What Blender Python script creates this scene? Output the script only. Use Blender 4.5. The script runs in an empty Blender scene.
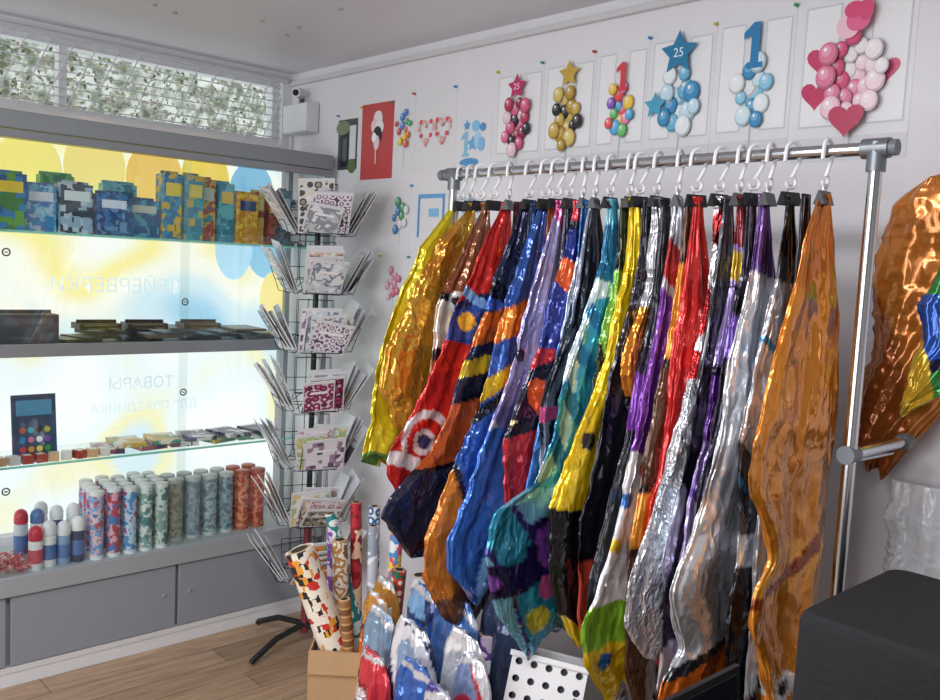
import bpy, math, random
import numpy as np
from mathutils import Vector, Matrix
random.seed(7)
SC=bpy.context.scene
COL=bpy.context.collection
SC.view_settings.view_transform='Standard'

# ---------------------------------------------------------------- helpers
def lin(h):
    if not isinstance(h,str): return tuple(h)[:3]
    h=h.lstrip('#'); v=[int(h[i:i+2],16)/255 for i in (0,2,4)]
    return tuple(c/12.92 if c<=.04045 else ((c+.055)/1.055)**2.4 for c in v)
MC={}
def mat(c,rough=.5,metal=0,bump=0,bscale=30,emit=0,alpha=1,spec=.5,trans=0,var=0):
    if len(c)==4: c='#'+c[1]*2+c[2]*2+c[3]*2
    key=('m',c,rough,metal,bump,bscale,emit,alpha,spec,trans,var)
    if key in MC: return MC[key]
    m=bpy.data.materials.new("material_%s"%str(c).strip('#')); m.use_nodes=True
    nt=m.node_tree; b=nt.nodes['Principled BSDF']; col=lin(c)
    b.inputs['Base Color'].default_value=(*col,1); b.inputs['Roughness'].default_value=rough
    b.inputs['Metallic'].default_value=metal; b.inputs['Specular IOR Level'].default_value=spec
    b.inputs['Transmission Weight'].default_value=trans
    if emit:
        b.inputs['Emission Color'].default_value=(*col,1); b.inputs['Emission Strength'].default_value=emit
    b.inputs['Alpha'].default_value=alpha
    tc=nt.nodes.new('ShaderNodeTexCoord'); n=nt.nodes.new('ShaderNodeTexNoise')
    n.inputs['Scale'].default_value=bscale; n.inputs['Detail'].default_value=3
    nt.links.new(tc.outputs['Object'],n.inputs['Vector'])
    if bump:
        bp=nt.nodes.new('ShaderNodeBump'); bp.inputs['Strength'].default_value=bump; bp.inputs['Distance'].default_value=.01
        nt.links.new(n.outputs['Fac'],bp.inputs['Height']); nt.links.new(bp.outputs[0],b.inputs['Normal'])
    if var:
        mx=nt.nodes.new('ShaderNodeMix'); mx.data_type='RGBA'
        mx.inputs[6].default_value=(*[k*(1-var) for k in col],1); mx.inputs[7].default_value=(*[min(1,k*(1+var)) for k in col],1)
        nt.links.new(n.outputs['Fac'],mx.inputs[0]); nt.links.new(mx.outputs[2],b.inputs['Base Color'])
    MC[key]=m; return m
def mprint(pal,scale=14,seed=0,rough=.35,metal=0,kind='v',stretch=(1,1,1)):
    key=('p',tuple(pal),scale,seed,rough,metal,kind,stretch)
    if key in MC: return MC[key]
    m=bpy.data.materials.new("printed_pattern"); m.use_nodes=True
    nt=m.node_tree; b=nt.nodes['Principled BSDF']; b.inputs['Roughness'].default_value=rough; b.inputs['Metallic'].default_value=metal
    tc=nt.nodes.new('ShaderNodeTexCoord'); mp=nt.nodes.new('ShaderNodeMapping')
    mp.inputs['Location'].default_value=(seed*1.37,seed*.71,seed*2.13); mp.inputs['Scale'].default_value=stretch
    nt.links.new(tc.outputs['Object'],mp.inputs[0])
    cr=nt.nodes.new('ShaderNodeValToRGB'); cr.color_ramp.interpolation='CONSTANT'
    if kind=='v':
        nz=nt.nodes.new('ShaderNodeTexNoise'); nz.inputs['Scale'].default_value=scale*.9; nz.inputs['Detail'].default_value=3
        ad=nt.nodes.new('ShaderNodeMixRGB'); ad.blend_type='ADD'; ad.inputs[0].default_value=min(1,2.2/scale)
        nt.links.new(mp.outputs[0],nz.inputs['Vector']); nt.links.new(mp.outputs[0],ad.inputs[1]); nt.links.new(nz.outputs['Color'],ad.inputs[2])
        t=nt.nodes.new('ShaderNodeTexVoronoi'); t.inputs['Scale'].default_value=scale
        sp=nt.nodes.new('ShaderNodeSeparateColor'); nt.links.new(ad.outputs[0],t.inputs['Vector'])
        nt.links.new(t.outputs['Color'],sp.inputs[0]); nt.links.new(sp.outputs[0],cr.inputs[0]); lo,hi=0,1
    elif kind=='b':   # blocky printed panels
        t=nt.nodes.new('ShaderNodeTexVoronoi'); t.inputs['Scale'].default_value=scale; t.distance='CHEBYCHEV'; t.inputs['Randomness'].default_value=.7
        sp=nt.nodes.new('ShaderNodeSeparateColor'); nt.links.new(mp.outputs[0],t.inputs['Vector'])
        nt.links.new(t.outputs['Color'],sp.inputs[0]); nt.links.new(sp.outputs[0],cr.inputs[0]); lo,hi=0,1
    elif kind=='d':
        t=nt.nodes.new('ShaderNodeTexVoronoi'); t.inputs['Scale'].default_value=scale; t.inputs['Randomness'].default_value=.45
        nt.links.new(mp.outputs[0],t.inputs['Vector']); nt.links.new(t.outputs['Distance'],cr.inputs[0]); lo,hi=0,.75
    elif kind=='s':
        t=nt.nodes.new('ShaderNodeTexWave'); t.inputs['Scale'].default_value=scale*.35; t.inputs['Distortion'].default_value=.4; t.bands_direction='Z'
        nt.links.new(mp.outputs[0],t.inputs['Vector']); nt.links.new(t.outputs['Fac'],cr.inputs[0]); lo,hi=0,1
    else:
        t=nt.nodes.new('ShaderNodeTexNoise'); t.inputs['Scale'].default_value=scale; t.inputs['Detail'].default_value=2
        nt.links.new(mp.outputs[0],t.inputs['Vector']); nt.links.new(t.outputs['Fac'],cr.inputs[0]); lo,hi=.3,.72
    el=cr.color_ramp.elements; el[0].position=0; el[0].color=(*lin(pal[0]),1)
    el.remove(el[1])
    for i,c in enumerate(pal[1:],1):
        e=el.new(lo+(hi-lo)*i/len(pal)); e.color=(*lin(c),1)
    nt.links.new(cr.outputs[0],b.inputs['Base Color']); MC[key]=m; return m
class MB:
    def __init__(s): s.v=[];s.f=[];s.mi=[];s.m=[]
    def ix(s,m):
        if m not in s.m: s.m.append(m)
        return s.m.index(m)
    def add(s,vs,fs,m):
        o=len(s.v); s.v+= [tuple(v) for v in vs]; k=s.ix(m)
        for f in fs: s.f.append([i+o for i in f]); s.mi.append(k)
    def box(s,x0,x1,y0,y1,z0,z1,m,R=None):
        vs=[Vector((x,y,z)) for x in (x0,x1) for y in (y0,y1) for z in (z0,z1)]
        if R is not None: vs=[R@v for v in vs]
        s.add(vs,[(0,1,3,2),(4,6,7,5),(0,4,5,1),(2,3,7,6),(0,2,6,4),(1,5,7,3)],m)
    def tube(s,pts,r,m,seg=8,caps=True):
        pts=[Vector(p) for p in pts]; n=len(pts); rr=r if isinstance(r,(list,tuple)) else [r]*n
        t0=(pts[1]-pts[0]).normalized(); a=Vector((0,0,1)) if abs(t0.z)<.9 else Vector((1,0,0))
        u=t0.cross(a).normalized(); vs=[]
        for i,p in enumerate(pts):
            t=(pts[min(i+1,n-1)]-pts[max(i-1,0)]).normalized()
            u=(u-t*u.dot(t)).normalized(); w=t.cross(u)
            for k in range(seg):
                an=2*math.pi*k/seg; vs.append(p+(u*math.cos(an)+w*math.sin(an))*rr[i])
        fs=[(i*seg+k,i*seg+(k+1)%seg,(i+1)*seg+(k+1)%seg,(i+1)*seg+k) for i in range(n-1) for k in range(seg)]
        if caps: fs+=[tuple(range(seg))[::-1],tuple((n-1)*seg+k for k in range(seg))]
        s.add(vs,fs,m)
    def lathe(s,prof,m,seg=16,c=(0,0,0)):
        vs=[];n=len(prof)
        for r,z in prof:
            for k in range(seg):
                a=2*math.pi*k/seg; vs.append((c[0]+r*math.cos(a),c[1]+r*math.sin(a),c[2]+z))
        fs=[(i*seg+k,i*seg+(k+1)%seg,(i+1)*seg+(k+1)%seg,(i+1)*seg+k) for i in range(n-1) for k in range(seg)]
        fs+=[tuple(range(seg))[::-1],tuple((n-1)*seg+k for k in range(seg))]
        s.add(vs,fs,m)
    def poly(s,pts,y,m): s.add([(p[0],y,p[1]) for p in pts],[tuple(range(len(pts)))],m)
    def ell(s,cx,cz,rx,rz,y,m,n=20): s.poly([(cx+rx*math.cos(2*math.pi*k/n),cz+rz*math.sin(2*math.pi*k/n)) for k in range(n)],y,m)
    def rect(s,x0,x1,z0,z1,y,m): s.poly([(x0,z0),(x1,z0),(x1,z1),(x0,z1)],y,m)
    def star(s,cx,cz,r,y,m,rot=0): s.poly([(cx+(r if k%2==0 else r*.5)*math.sin(rot+math.pi*k/5),cz+(r if k%2==0 else r*.5)*math.cos(rot+math.pi*k/5)) for k in range(10)],y,m)
    def heart(s,cx,cz,r,y,m):
        p=[]
        for k in range(24):
            t=2*math.pi*k/24; p.append((cx+r*math.sin(t)**3,cz+r*(.8*math.cos(t)-.32*math.cos(2*t)-.12*math.cos(3*t)-.05*math.cos(4*t))))
        s.poly(p,y,m)
    def text(s,body,size,cx,cz,y,m,mirror=False):
        c=bpy.data.curves.new('t','FONT'); c.body=body; c.size=size; c.align_x='CENTER'; c.align_y='CENTER'; c.resolution_u=3
        o=bpy.data.objects.new('t',c); COL.objects.link(o); bpy.context.view_layer.update()
        me=o.to_mesh(); sg=-1 if mirror else 1
        s.add([(cx+sg*v.co.x,y,cz+v.co.y) for v in me.vertices],[tuple(p.vertices) for p in me.polygons],m)
        o.to_mesh_clear(); bpy.data.objects.remove(o); bpy.data.curves.remove(c)
    def obj(s,name,loc=(0,0,0),rot=(0,0,0),parent=None,smooth=False,bevel=0,label=None,cat=None,group=None,kind=None):
        me=bpy.data.meshes.new(name); me.from_pydata(s.v,[],s.f)
        for m in s.m: me.materials.append(m)
        me.polygons.foreach_set('material_index',s.mi)
        if smooth: me.polygons.foreach_set('use_smooth',[True]*len(me.polygons)); me.set_sharp_from_angle(angle=math.radians(38))
        me.update(); o=bpy.data.objects.new(name,me); return reg(o,loc,rot,parent,bevel,label,cat,group,kind)
def reg(o,loc=(0,0,0),rot=(0,0,0),parent=None,bevel=0,label=None,cat=None,group=None,kind=None):
    COL.objects.link(o); o.location=loc; o.rotation_euler=rot
    if parent: o.parent=parent
    if bevel:
        b=o.modifiers.new('bevel','BEVEL'); b.width=bevel; b.segments=2; b.limit_method='ANGLE'
    if label: o['label']=label
    if cat: o['category']=cat
    if group: o['group']=group
    if kind: o['kind']=kind
    return o
def empty(name,loc,**k): 
    o=bpy.data.objects.new(name,None); o.empty_display_size=.05; return reg(o,loc,**k)
def dup(o,loc,rot=None):
    c=o.copy(); c.location=loc
    if rot is not None: c.rotation_euler=rot
    COL.objects.link(c)
    for ch in list(o.children):
        d=ch.copy(); d.parent=c; COL.objects.link(d)
    return c

# ---------------------------------------------------------------- camera
M=Matrix(((0.676,0.7352,0.05),(-0.1024,0.0265,0.9944),(-0.7297,0.6774,-0.0932)))
cd=bpy.data.cameras.new('camera'); cam=bpy.data.objects.new('camera',cd); COL.objects.link(cam); SC.camera=cam
r,u,f=[Vector(x).normalized() for x in M]
R3=Matrix((r,u,-f)).transposed()
cam.matrix_world=Matrix.Translation((3.651,-2.201,1.55))@R3.to_4x4()
cd.sensor_width=36; cd.lens=36*892/940; cd.clip_start=.05

# ---------------------------------------------------------------- room shell
wallm=mat('#E4E3E8',.7,bump=.12,bscale=14,var=.03)
ceilm=mat('#DCDBDF',.35,bump=.05,bscale=6,var=.03)
greyal=mat('#9AA0A6',.38,metal=.5,bump=.05)
RX,RY,H=5.2,-4.2,2.38
fm=bpy.data.materials.new('laminate_planks'); fm.use_nodes=True; nt=fm.node_tree; b=nt.nodes['Principled BSDF']
tc=nt.nodes.new('ShaderNodeTexCoord'); mp=nt.nodes.new('ShaderNodeMapping'); mp.inputs['Rotation'].default_value=(0,0,math.radians(90))
br=nt.nodes.new('ShaderNodeTexBrick'); br.inputs['Scale'].default_value=1; br.inputs['Brick Width'].default_value=1.2; br.inputs['Row Height'].default_value=.13
br.inputs['Mortar Size'].default_value=.0018; br.inputs['Color1'].default_value=(*lin('#B4967A'),1); br.inputs['Color2'].default_value=(*lin('#987C60'),1); br.inputs['Mortar'].default_value=(*lin('#5d4b39'),1)
nz=nt.nodes.new('ShaderNodeTexNoise'); nz.inputs['Scale'].default_value=6; nz.inputs['Detail'].default_value=6
mp2=nt.nodes.new('ShaderNodeMapping'); mp2.inputs['Scale'].default_value=(9,.9,1)
mx=nt.nodes.new('ShaderNodeMixRGB'); mx.blend_type='OVERLAY'; mx.inputs[0].default_value=.7
L=nt.links.new
L(tc.outputs['Object'],mp.inputs[0]); L(mp.outputs[0],br.inputs['Vector']); L(tc.outputs['Object'],mp2.inputs[0]); L(mp2.outputs[0],nz.inputs['Vector'])
L(br.outputs['Color'],mx.inputs[1]); L(nz.outputs['Fac'],mx.inputs[2]); L(mx.outputs[0],b.inputs['Base Color']); b.inputs['Roughness'].default_value=.4
def struct(name,boxes,m,bevel=0):
    g=MB()
    for bx in boxes: g.box(*bx,m)
    return g.obj(name,kind='structure',bevel=bevel)
struct('floor',[(-.15,RX,RY,.15,-.1,0)],fm)
struct('ceiling',[(-.15,RX,RY,.15,H,H+.1)],ceilm)
struct('wall_back',[(-.15,RX,0,.15,0,H)],wallm)
WY0=-1.95
struct('wall_window',[(-.15,0,RY,0,0,.42),(-.15,0,RY,WY0,.42,H),(-.15,0,-.05,0,.42,H),(-.15,0,WY0,-.05,1.98,2.06),(-.15,0,WY0,-.05,2.34,H)],wallm)
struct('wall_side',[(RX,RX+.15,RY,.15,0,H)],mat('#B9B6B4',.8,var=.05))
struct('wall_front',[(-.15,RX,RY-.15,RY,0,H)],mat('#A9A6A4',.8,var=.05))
g=MB(); tm=mat('#D2D1D3',.45)
g.box(0.0,3.6,-.022,0,2.325,2.345,tm); g.obj('trim_1',kind='structure',bevel=.003)
g=MB(); g.box(0,.02,-1.95,-.03,2.335,2.352,tm); g.obj('trim_2',kind='structure',bevel=.003)
g=MB()
for k in range(14):
    x=.5+random.random()*1.8; y=-.3-random.random()*1.2
    g.lathe([(.009,0),(.009,.004),(.003,.006)],mat('#B4B0B0',.6),8,(x,y,H-.005))
g.obj('trim_3',kind='structure')
# windows
wf=mat('#E4E6E8',.4,bump=.03); bars=mat('#D8DADC',.5)
g=MB()
for (a,b_,c,d) in ((WY0,-.05,2.06,2.085),(WY0,-.05,2.315,2.34)): g.box(-.09,-.03,a,b_,c,d,wf)
for a in (WY0+.002,-.082,-1.01): g.box(-.085,-.035,a,a+.03,2.085,2.315,wf)
for k in range(8): g.tube([(-.015,WY0,2.09+.032*k),(-.015,-.05,2.09+.032*k)],.0026,bars,6)
for k in range(22):
    y=WY0+.02+k*.085; g.tube([(-.012,y,2.07),(-.012,y+.12,2.33)],.0026,bars,6)
g.obj('window_1',kind='structure')
g=MB()
for (a,b_,c,d) in ((WY0,-.05,.42,.47),(WY0,-.05,1.93,1.98)): g.box(-.09,-.02,a,b_,c,d,wf)
for a in (WY0,-.10,-1.02): g.box(-.085,-.025,a,a+.05,.47,1.93,wf)
g.obj('window_2',kind='structure')
# foliage outside
hm=bpy.data.materials.new('hedge'); hm.use_nodes=True; nt=hm.node_tree; b=nt.nodes['Principled BSDF']; b.inputs['Roughness'].default_value=.9
tc=nt.nodes.new('ShaderNodeTexCoord'); n=nt.nodes.new('ShaderNodeTexNoise'); n.inputs['Scale'].default_value=9; n.inputs['Detail'].default_value=5
cr=nt.nodes.new('ShaderNodeValToRGB'); e=cr.color_ramp.elements; e[0].position=.36; e[0].color=(*lin('#5e6752'),1); e[1].position=.6; e[1].color=(*lin('#D2D8D0'),1)  # pale end of the ramp paints bright hazy sky into the hedge
nt.links.new(tc.outputs['Object'],n.inputs['Vector']); nt.links.new(n.outputs['Fac'],cr.inputs[0]); nt.links.new(cr.outputs[0],b.inputs['Base Color'])
g=MB(); nn_=24
vs=[(-3.6+.25*math.sin(i*1.3)+.2*math.sin(j*1.7),-6.5+9*i/nn_,0+5.5*j/8) for i in range(nn_+1) for j in range(9)]
g.add(vs,[(i*9+j,(i+1)*9+j,(i+1)*9+j+1,i*9+j+1) for i in range(nn_) for j in range(8)],hm); g.obj('hedge',smooth=True,label='tall pale hedge in hazy daylight outside the barred window',cat='hedge')
g=MB(); gl=[mat('#6A7258',.9),mat('#7d856c',.9),mat('#4c5340',.9),mat('#8a7e6c',.9),mat('#949882',.9)]
for k in range(7000):
    y=-4.6+random.random()*6.4; z=2.05+random.random()*1.1; x=-1.8-random.random()*.9; s=.010+random.random()*.018
    e=Matrix.Rotation(random.random()*6.28,3,'X')@Matrix.Rotation(random.random()*1.6-.8,3,'Z')
    c=Vector((x,y,z)); g.add([c+e@Vector(p) for p in ((0,-s,0),(0,0,-s*.5),(0,s,0),(0,0,s*.5))],[(0,1,2,3)],random.choice(gl))
g.obj('tree_foliage',kind='stuff',label='pale green leafy tree foliage outside the barred window',cat='foliage')

# ---------------------------------------------------------------- window banner (seen from behind; emission stands in for the daylight behind it)
def bmat(c,s): return mat(c,.5,emit=s,bump=.02)
def softb(cols,scale,strength,seed):
    m=bpy.data.materials.new('self_lit_print'); m.use_nodes=True; nt=m.node_tree; b=nt.nodes['Principled BSDF']; L=nt.links.new
    tc=nt.nodes.new('ShaderNodeTexCoord'); mp=nt.nodes.new('ShaderNodeMapping'); mp.inputs['Location'].default_value=(seed,0,seed*.3); n=nt.nodes.new('ShaderNodeTexNoise'); n.inputs['Scale'].default_value=scale; n.inputs['Detail'].default_value=1
    cr=nt.nodes.new('ShaderNodeValToRGB'); cr.color_ramp.interpolation='EASE'; el=cr.color_ramp.elements
    el[0].position=.3; el[0].color=(*lin(cols[0]),1); el[1].position=.7; el[1].color=(*lin(cols[-1]),1)
    for i,c in enumerate(cols[1:-1],1): e=el.new(.3+.4*i/(len(cols)-1)); e.color=(*lin(c),1)
    L(tc.outputs['Object'],mp.inputs[0]); L(mp.outputs[0],n.inputs['Vector']); L(n.outputs['Fac'],cr.inputs[0]); L(cr.outputs[0],b.inputs['Emission Color'])
    b.inputs['Base Color'].default_value=(.1,.1,.1,1)
    b.inputs['Emission Strength'].default_value=strength; return m
def banner(y0,y1,z0,z1,shapes,base,lab):
    g=MB(); g.rect(y0,y1,z0,z1,0,base)
    for i,sh in enumerate(shapes):
        t=sh[0]; d=-.0006*(i+1)
        if t=='e': g.ell(*sh[1:5],d,bmat(sh[5],sh[6]),28)
        if t=='t': g.text(sh[1],sh[2],sh[3],sh[4],d,bmat(sh[5],sh[6]),mirror=True)
    return g.obj('window_banner',loc=(.045,0,0),rot=(0,0,math.radians(90)),label=lab,cat='banner')
S=[('e',-1.62,1.80,.12,.15,'#EFDC6C',.82),('e',-1.36,1.85,.13,.16,'#EFBC58',.82),('e',-1.14,1.82,.12,.15,'#F5E280',.82),('e',-.9,1.86,.12,.15,'#F4DC84',.82),('e',-.66,1.84,.12,.15,'#EFC668',.82),
   ('e',-.44,1.86,.11,.14,'#F4D864',.82),('e',-.22,1.82,.11,.14,'#88C2E4',.82),('e',-.14,1.62,.11,.17,'#98CCEA',.82),('e',-.30,1.58,.09,.14,'#B4DBF2',.88),('e',-.1,1.36,.07,.12,'#F4E094',.88),
   ('t','ФЕЙЕРВЕРКИ',.08,-.80,1.40,'#D8E0E4',.84)]
banner(-1.93,-.07,1.20,1.96,S,softb(['#FFFFFF','#FFF2A0','#FFFDF0','#D8EEF8','#9CD0EC'],1.7,1.08,3.1),'printed window banner with pale balloons, backlight put in as glow, seen from behind')
S=[('t','ТОВАРЫ',.065,-.70,1.0,'#D2E0E8',.84),('t','ДЛЯ ПРАЗДНИКА',.052,-.68,.9,'#D2E0E8',.84)]
banner(-1.93,-.07,.45,1.185,S,softb(['#FFFFFF','#FFFFFF','#F2F9FC','#F8F2C4','#DCEEF6'],2.0,1.14,8.3),'white window banner with backlight put in as glow and faint blue reversed lettering')

# ---------------------------------------------------------------- display cabinet
cab=empty('display_cabinet',(.2,-.7,0),label='grey aluminium display cabinet with glass shelves and low cupboard',cat='cabinet')
def part(g,name,parent=cab,**k):
    o=g.obj(name,parent=parent,**k); o.matrix_parent_inverse=Matrix.Translation(parent.location).inverted() if parent.parent is None else Matrix(); return o
CY0,CY1=-1.9,-.045
g=MB()
for y in (CY0,CY1):
    g.box(.375,.4,y-.012,y+.012,.39,1.93,greyal); g.box(.06,.085,y-.012,y+.012,.39,1.93,greyal)
g.box(.372,.401,-1.365,-1.34,.39,1.93,greyal)
g.box(.06,.4,CY0-.012,CY1+.012,1.175,1.205,greyal); g.box(.39,.408,CY0-.012,CY1+.012,1.165,1.21,greyal)
g.box(.37,.408,CY0-.012,CY1+.012,1.9,1.925,greyal)
part(g,'frame',bevel=.002)
g=MB(); g.box(.06,.40,CY0-.015,CY1+.015,1.93,1.99,mat('#8E959A',.45,bump=.05,var=.06)); part(g,'top_panel',bevel=.003)
glm=bpy.data.materials.new('thin_glass'); glm.use_nodes=True; nt=glm.node_tree; nt.nodes.clear()
oo=nt.nodes.new('ShaderNodeOutputMaterial'); mxs=nt.nodes.new('ShaderNodeMixShader'); tr=nt.nodes.new('ShaderNodeBsdfTransparent'); gs=nt.nodes.new('ShaderNodeBsdfGlossy'); gs.inputs['Roughness'].default_value=.03
tr.inputs[0].default_value=(.95,.98,.97,1); mxs.inputs[0].default_value=.05
nt.links.new(tr.outputs[0],mxs.inputs[1]); nt.links.new(gs.outputs[0],mxs.inputs[2]); nt.links.new(mxs.outputs[0],oo.inputs[0])
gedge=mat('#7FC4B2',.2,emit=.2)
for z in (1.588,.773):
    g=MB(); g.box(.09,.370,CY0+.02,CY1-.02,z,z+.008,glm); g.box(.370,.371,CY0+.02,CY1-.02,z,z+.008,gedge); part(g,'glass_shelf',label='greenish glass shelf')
g=MB(); lowm=mat('#B4BABF',.5,var=.05); g.box(.03,.40,CY0-.012,CY1+.012,.345,.392,lowm); g.box(.395,.41,CY0-.012,CY1+.012,.33,.40,mat('#A9B0B6',.4,metal=.2)); part(g,'lower_deck',bevel=.003)
g=MB(); gp=mat('#959BA2',.55,bump=.05,var=.05)
g.box(.03,.375,CY0,CY1,.05,.344,gp); g.box(.05,.39,CY0,CY1,0,.05,mat('#E2E4E6',.5)); g.box(.375,.394,CY0,CY1,.05,.072,mat('#DCDEE0',.5))
part(g,'base_body')
for a,b_ in ((CY0,-1.31),(-1.30,-.695),(-.688,CY1)):
    g=MB(); g.box(.377,.397,a+.003,b_-.003,.075,.325,mat('#9197A0',.45,bump=.04,var=.04)); d=part(g,'door',bevel=.002)
    g=MB(); g.lathe([(.008,0),(.008,.004),(.004,.006)],mat('#C8CCD0',.3,metal=.8),12)
    lk=g.obj('lock',loc=(.397,(b_-.05 if a<-1.0 else a+.05),.21),rot=(0,math.radians(90),0),parent=d)
for (a,b_,z0,z1,ly,lz,x) in ((-.70,-.06,1.212,1.898,-.68,1.36,.388),(-1.335,-.66,1.212,1.898,-1.31,1.52,.380),(-.70,-.06,.402,1.163,-.68,1.01,.388),(-1.335,-.66,.402,1.163,-1.31,.70,.380)):
    g=MB(); g.box(x,x+.003,a,b_,z0,z1,glm); d=part(g,'sliding_glass')
    g=MB(); g.tube([(0,.012*math.cos(k*.5236),.012*math.sin(k*.5236)) for k in range(13)],.0025,mat('#5b6064',.3,metal=.7),6); g.lathe([(.006,-.002),(.006,.002)],mat('#77797c',.4),8)
    g.obj('lock',loc=(x+.005,ly,lz),parent=d)

# ---------------------------------------------------------------- goods on the cabinet
def goodsbox(name,w,d,h,pm,lm,loc,rz,label,group,cat='box',lid=None):
    g=MB(); g.box(-d/2,d/2,-w/2,w/2,0,h,pm)
    g.box(d/2,d/2+.001,-w*.40,w*.40,h*.66,h*.86,lm); g.box(d/2,d/2+.001,-w*.3,w*.12,h*.12,h*.22,lid or lm); g.box(d/2,d/2+.001,w*.18,w*.42,h*.08,h*.34,lid or lm)
    g.box(-.002,.002,-w*.48,w*.48,h,h+.012,pm)
    return g.obj(name,loc=loc,rot=(0,0,rz),bevel=.0012,label=label,cat=cat,group=group)
TB=[(-1.62,-1.5,.17,['#4c8f3c','#2a6fb5','#e8d44a'],'#1d4f94','green and blue'),(-1.49,-1.36,.16,['#3f9a48','#2368b0','#d83c34'],'#e8e83e','green and blue'),(-1.35,-1.23,.19,['#3f8a3c','#2d8ad0','#6ab03a','#1f5fa0'],'#ffdf3a','green and blue'),
(-1.225,-1.12,.16,['#7FC7EC','#B4D3EA','#3c9ad8','#5c8ac8'],'#e8f0ff','light blue'),(-1.115,-1.0,.175,['#C6DAE8','#3F4F64','#9FC0D8','#2e3c50'],'#e8f4fa','white and blue'),
(-.99,-.875,.15,['#3d7fbc','#24568e','#6999ca'],'#dfefff','blue'),(-.865,-.745,.14,['#2d7ebA','#5ab0c8','#33669b','#286088'],'#d8e0d0','blue and teal'),
(-.735,-.662,.25,['#3f9cc6','#2e7fb0','#E4BE2E','#2e7fb0'],'#f8e04a','blue and yellow'),(-.655,-.585,.25,['#4bb3c5','#D9C04a','#3a94b0'],'#f6e26a','teal and yellow'),(-.578,-.513,.245,['#3facc0','#e8c43f','#c8483c','#2d6f94'],'#d8e9e0','turquoise'),(-.506,-.442,.235,['#3b96b8','#71c7d4','#2f88a8'],'#f2d26a','turquoise and gold'),
(-.435,-.345,.2,['#D98A24','#F3D040','#D5902c','#e4b840'],'#2d4f84','orange and yellow'),(-.338,-.292,.215,['#E0A840','#ac3a32','#f3d46a'],'#fff0a0','yellow and red'),(-.286,-.238,.2,['#8c2f33','#b2573c','#3c2838'],'#f9d060','dark red'),(-.232,-.19,.23,['#27364f','#3d6f90','#141b28'],'#9ab4c8','navy blue'),(-.184,-.085,.19,['#d8d9df','#6d7582','#efeff2','#3c4350'],'#f4f5f7','grey photo-print')]
for i,(a,b_,h,pal,lc,nm) in enumerate(TB):
    kd=['b','n','b','v'][i%4]
    goodsbox('party_goods_box',b_-a-.003,.09,h,mprint(pal,{'b':40,'n':26,'v':50}[kd],i,kind=kd),mat(lc,.4),(.25+.02*(i%3),(a+b_)/2,1.597),random.uniform(-.05,.05),'upright %s cardboard packet on the glass shelf'%nm,'boxes on the top glass shelf',lid=mat(pal[2],.4))
goodsbox('party_goods_box',.13,.05,.20,mprint(['#5cc4d6','#7fd0e0','#3a93b0'],24,40,kind='n'),mat('#3d7f9c',.4),(.15,-.85,1.597),0,'tall turquoise packet standing behind lower packets','boxes on the top glass shelf')
goodsbox('party_goods_box',.12,.05,.21,mprint(['#3c9a4a','#6fc078','#2c8a6a'],24,41,kind='n'),mat('#3d7f9c',.4),(.15,-1.08,1.597),0,'tall green packet standing behind lower packets','boxes on the top glass shelf')
goodsbox('storage_box',.2,.15,.10,mat('#4C5157',.5,var=.1),mat('#60666d',.5),(.25,-1.22,1.206),0,'dark grey lidded box on the middle shelf','boxes on the middle shelf')
for k in range(14):
    y=-1.05+.062*k; g=MB(); c=random.choice(['#3c4045','#55595e','#2f3338','#6b6f73','#7a6a5a']); hh=.006+.008*random.random()
    g.box(-.09,.09,-.07,.07,0,hh,mat(c,.35)); g.box(-.06,.06,-.045,.045,hh,hh+.0005,mat('#9aa0a4',.4)); g.box(-.09,-.07,-.02,.02,hh,hh+.0006,mat('#d8d8d8',.4))
    g.obj('flat_packet',loc=(.24+.03*random.random(),y,1.207+.011*(k%4)),rot=(0,random.uniform(-.02,.02),random.uniform(-.3,.3)),label='thin dark flat packet lying on the middle shelf',cat='packet',group='flat packets on the middle shelf')
for k,(y,c) in enumerate(((-.98,'#2d2b2c'),(-.80,'#3a2f2b'),(-.58,'#5a4a34'))):
    goodsbox('gift_box',.15,.10,.022,mat(c,.4,var=.2),mat('#8a7a5a',.4),(.3,y,1.252),random.uniform(-.2,.2),'low dark gift box on the middle shelf','boxes on the middle shelf')
# face paint set
g=MB(); g.box(-.004,.004,-.075,.075,0,.235,mat('#3E5470',.4)); pc=['#e84a3a','#f0a02e','#f2e04a','#4aa84a','#3a8fd0','#e87ab0','#ffffff','#8a5ab8','#d05a2a','#4ac0c8','#222222','#c8c040']
for k in range(12):
    cy,cz=-.042+.028*(k%4),.04+.034*(k//4)
    g.add([(.0085,cy+.011*math.cos(j*.524),cz+.011*math.sin(j*.524)) for j in range(12)],[tuple(range(12))],mat(pc[k],.3))
g.box(.004,.006,-.06,.06,.16,.215,mat('#5aa0c8',.4))
g.obj('face_paint_set',loc=(.3,-1.19,.782),rot=(0,-.12,0),label='dark blue card of round face paints leaning on the shelf',cat='paint set',bevel=.001)
for k in range(9):
    g=MB(); c=random.choice(['#d8823a','#e3b28a','#b84c3a','#e6e0d8','#6a8cae']); g.box(-.02,.02,-.018,.018,0,.03,mat(c,.4)); g.box(-.015,.015,-.012,.012,.03,.0305,mat('#f4eee0',.4))
    g.obj('small_packet',loc=(.340,-1.32+.045*k,.782),rot=(0,0,random.uniform(-.4,.4)),label='small orange or pale packet along the glass shelf edge',cat='packet',group='small packets on the lower glass shelf',bevel=.001)
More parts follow.
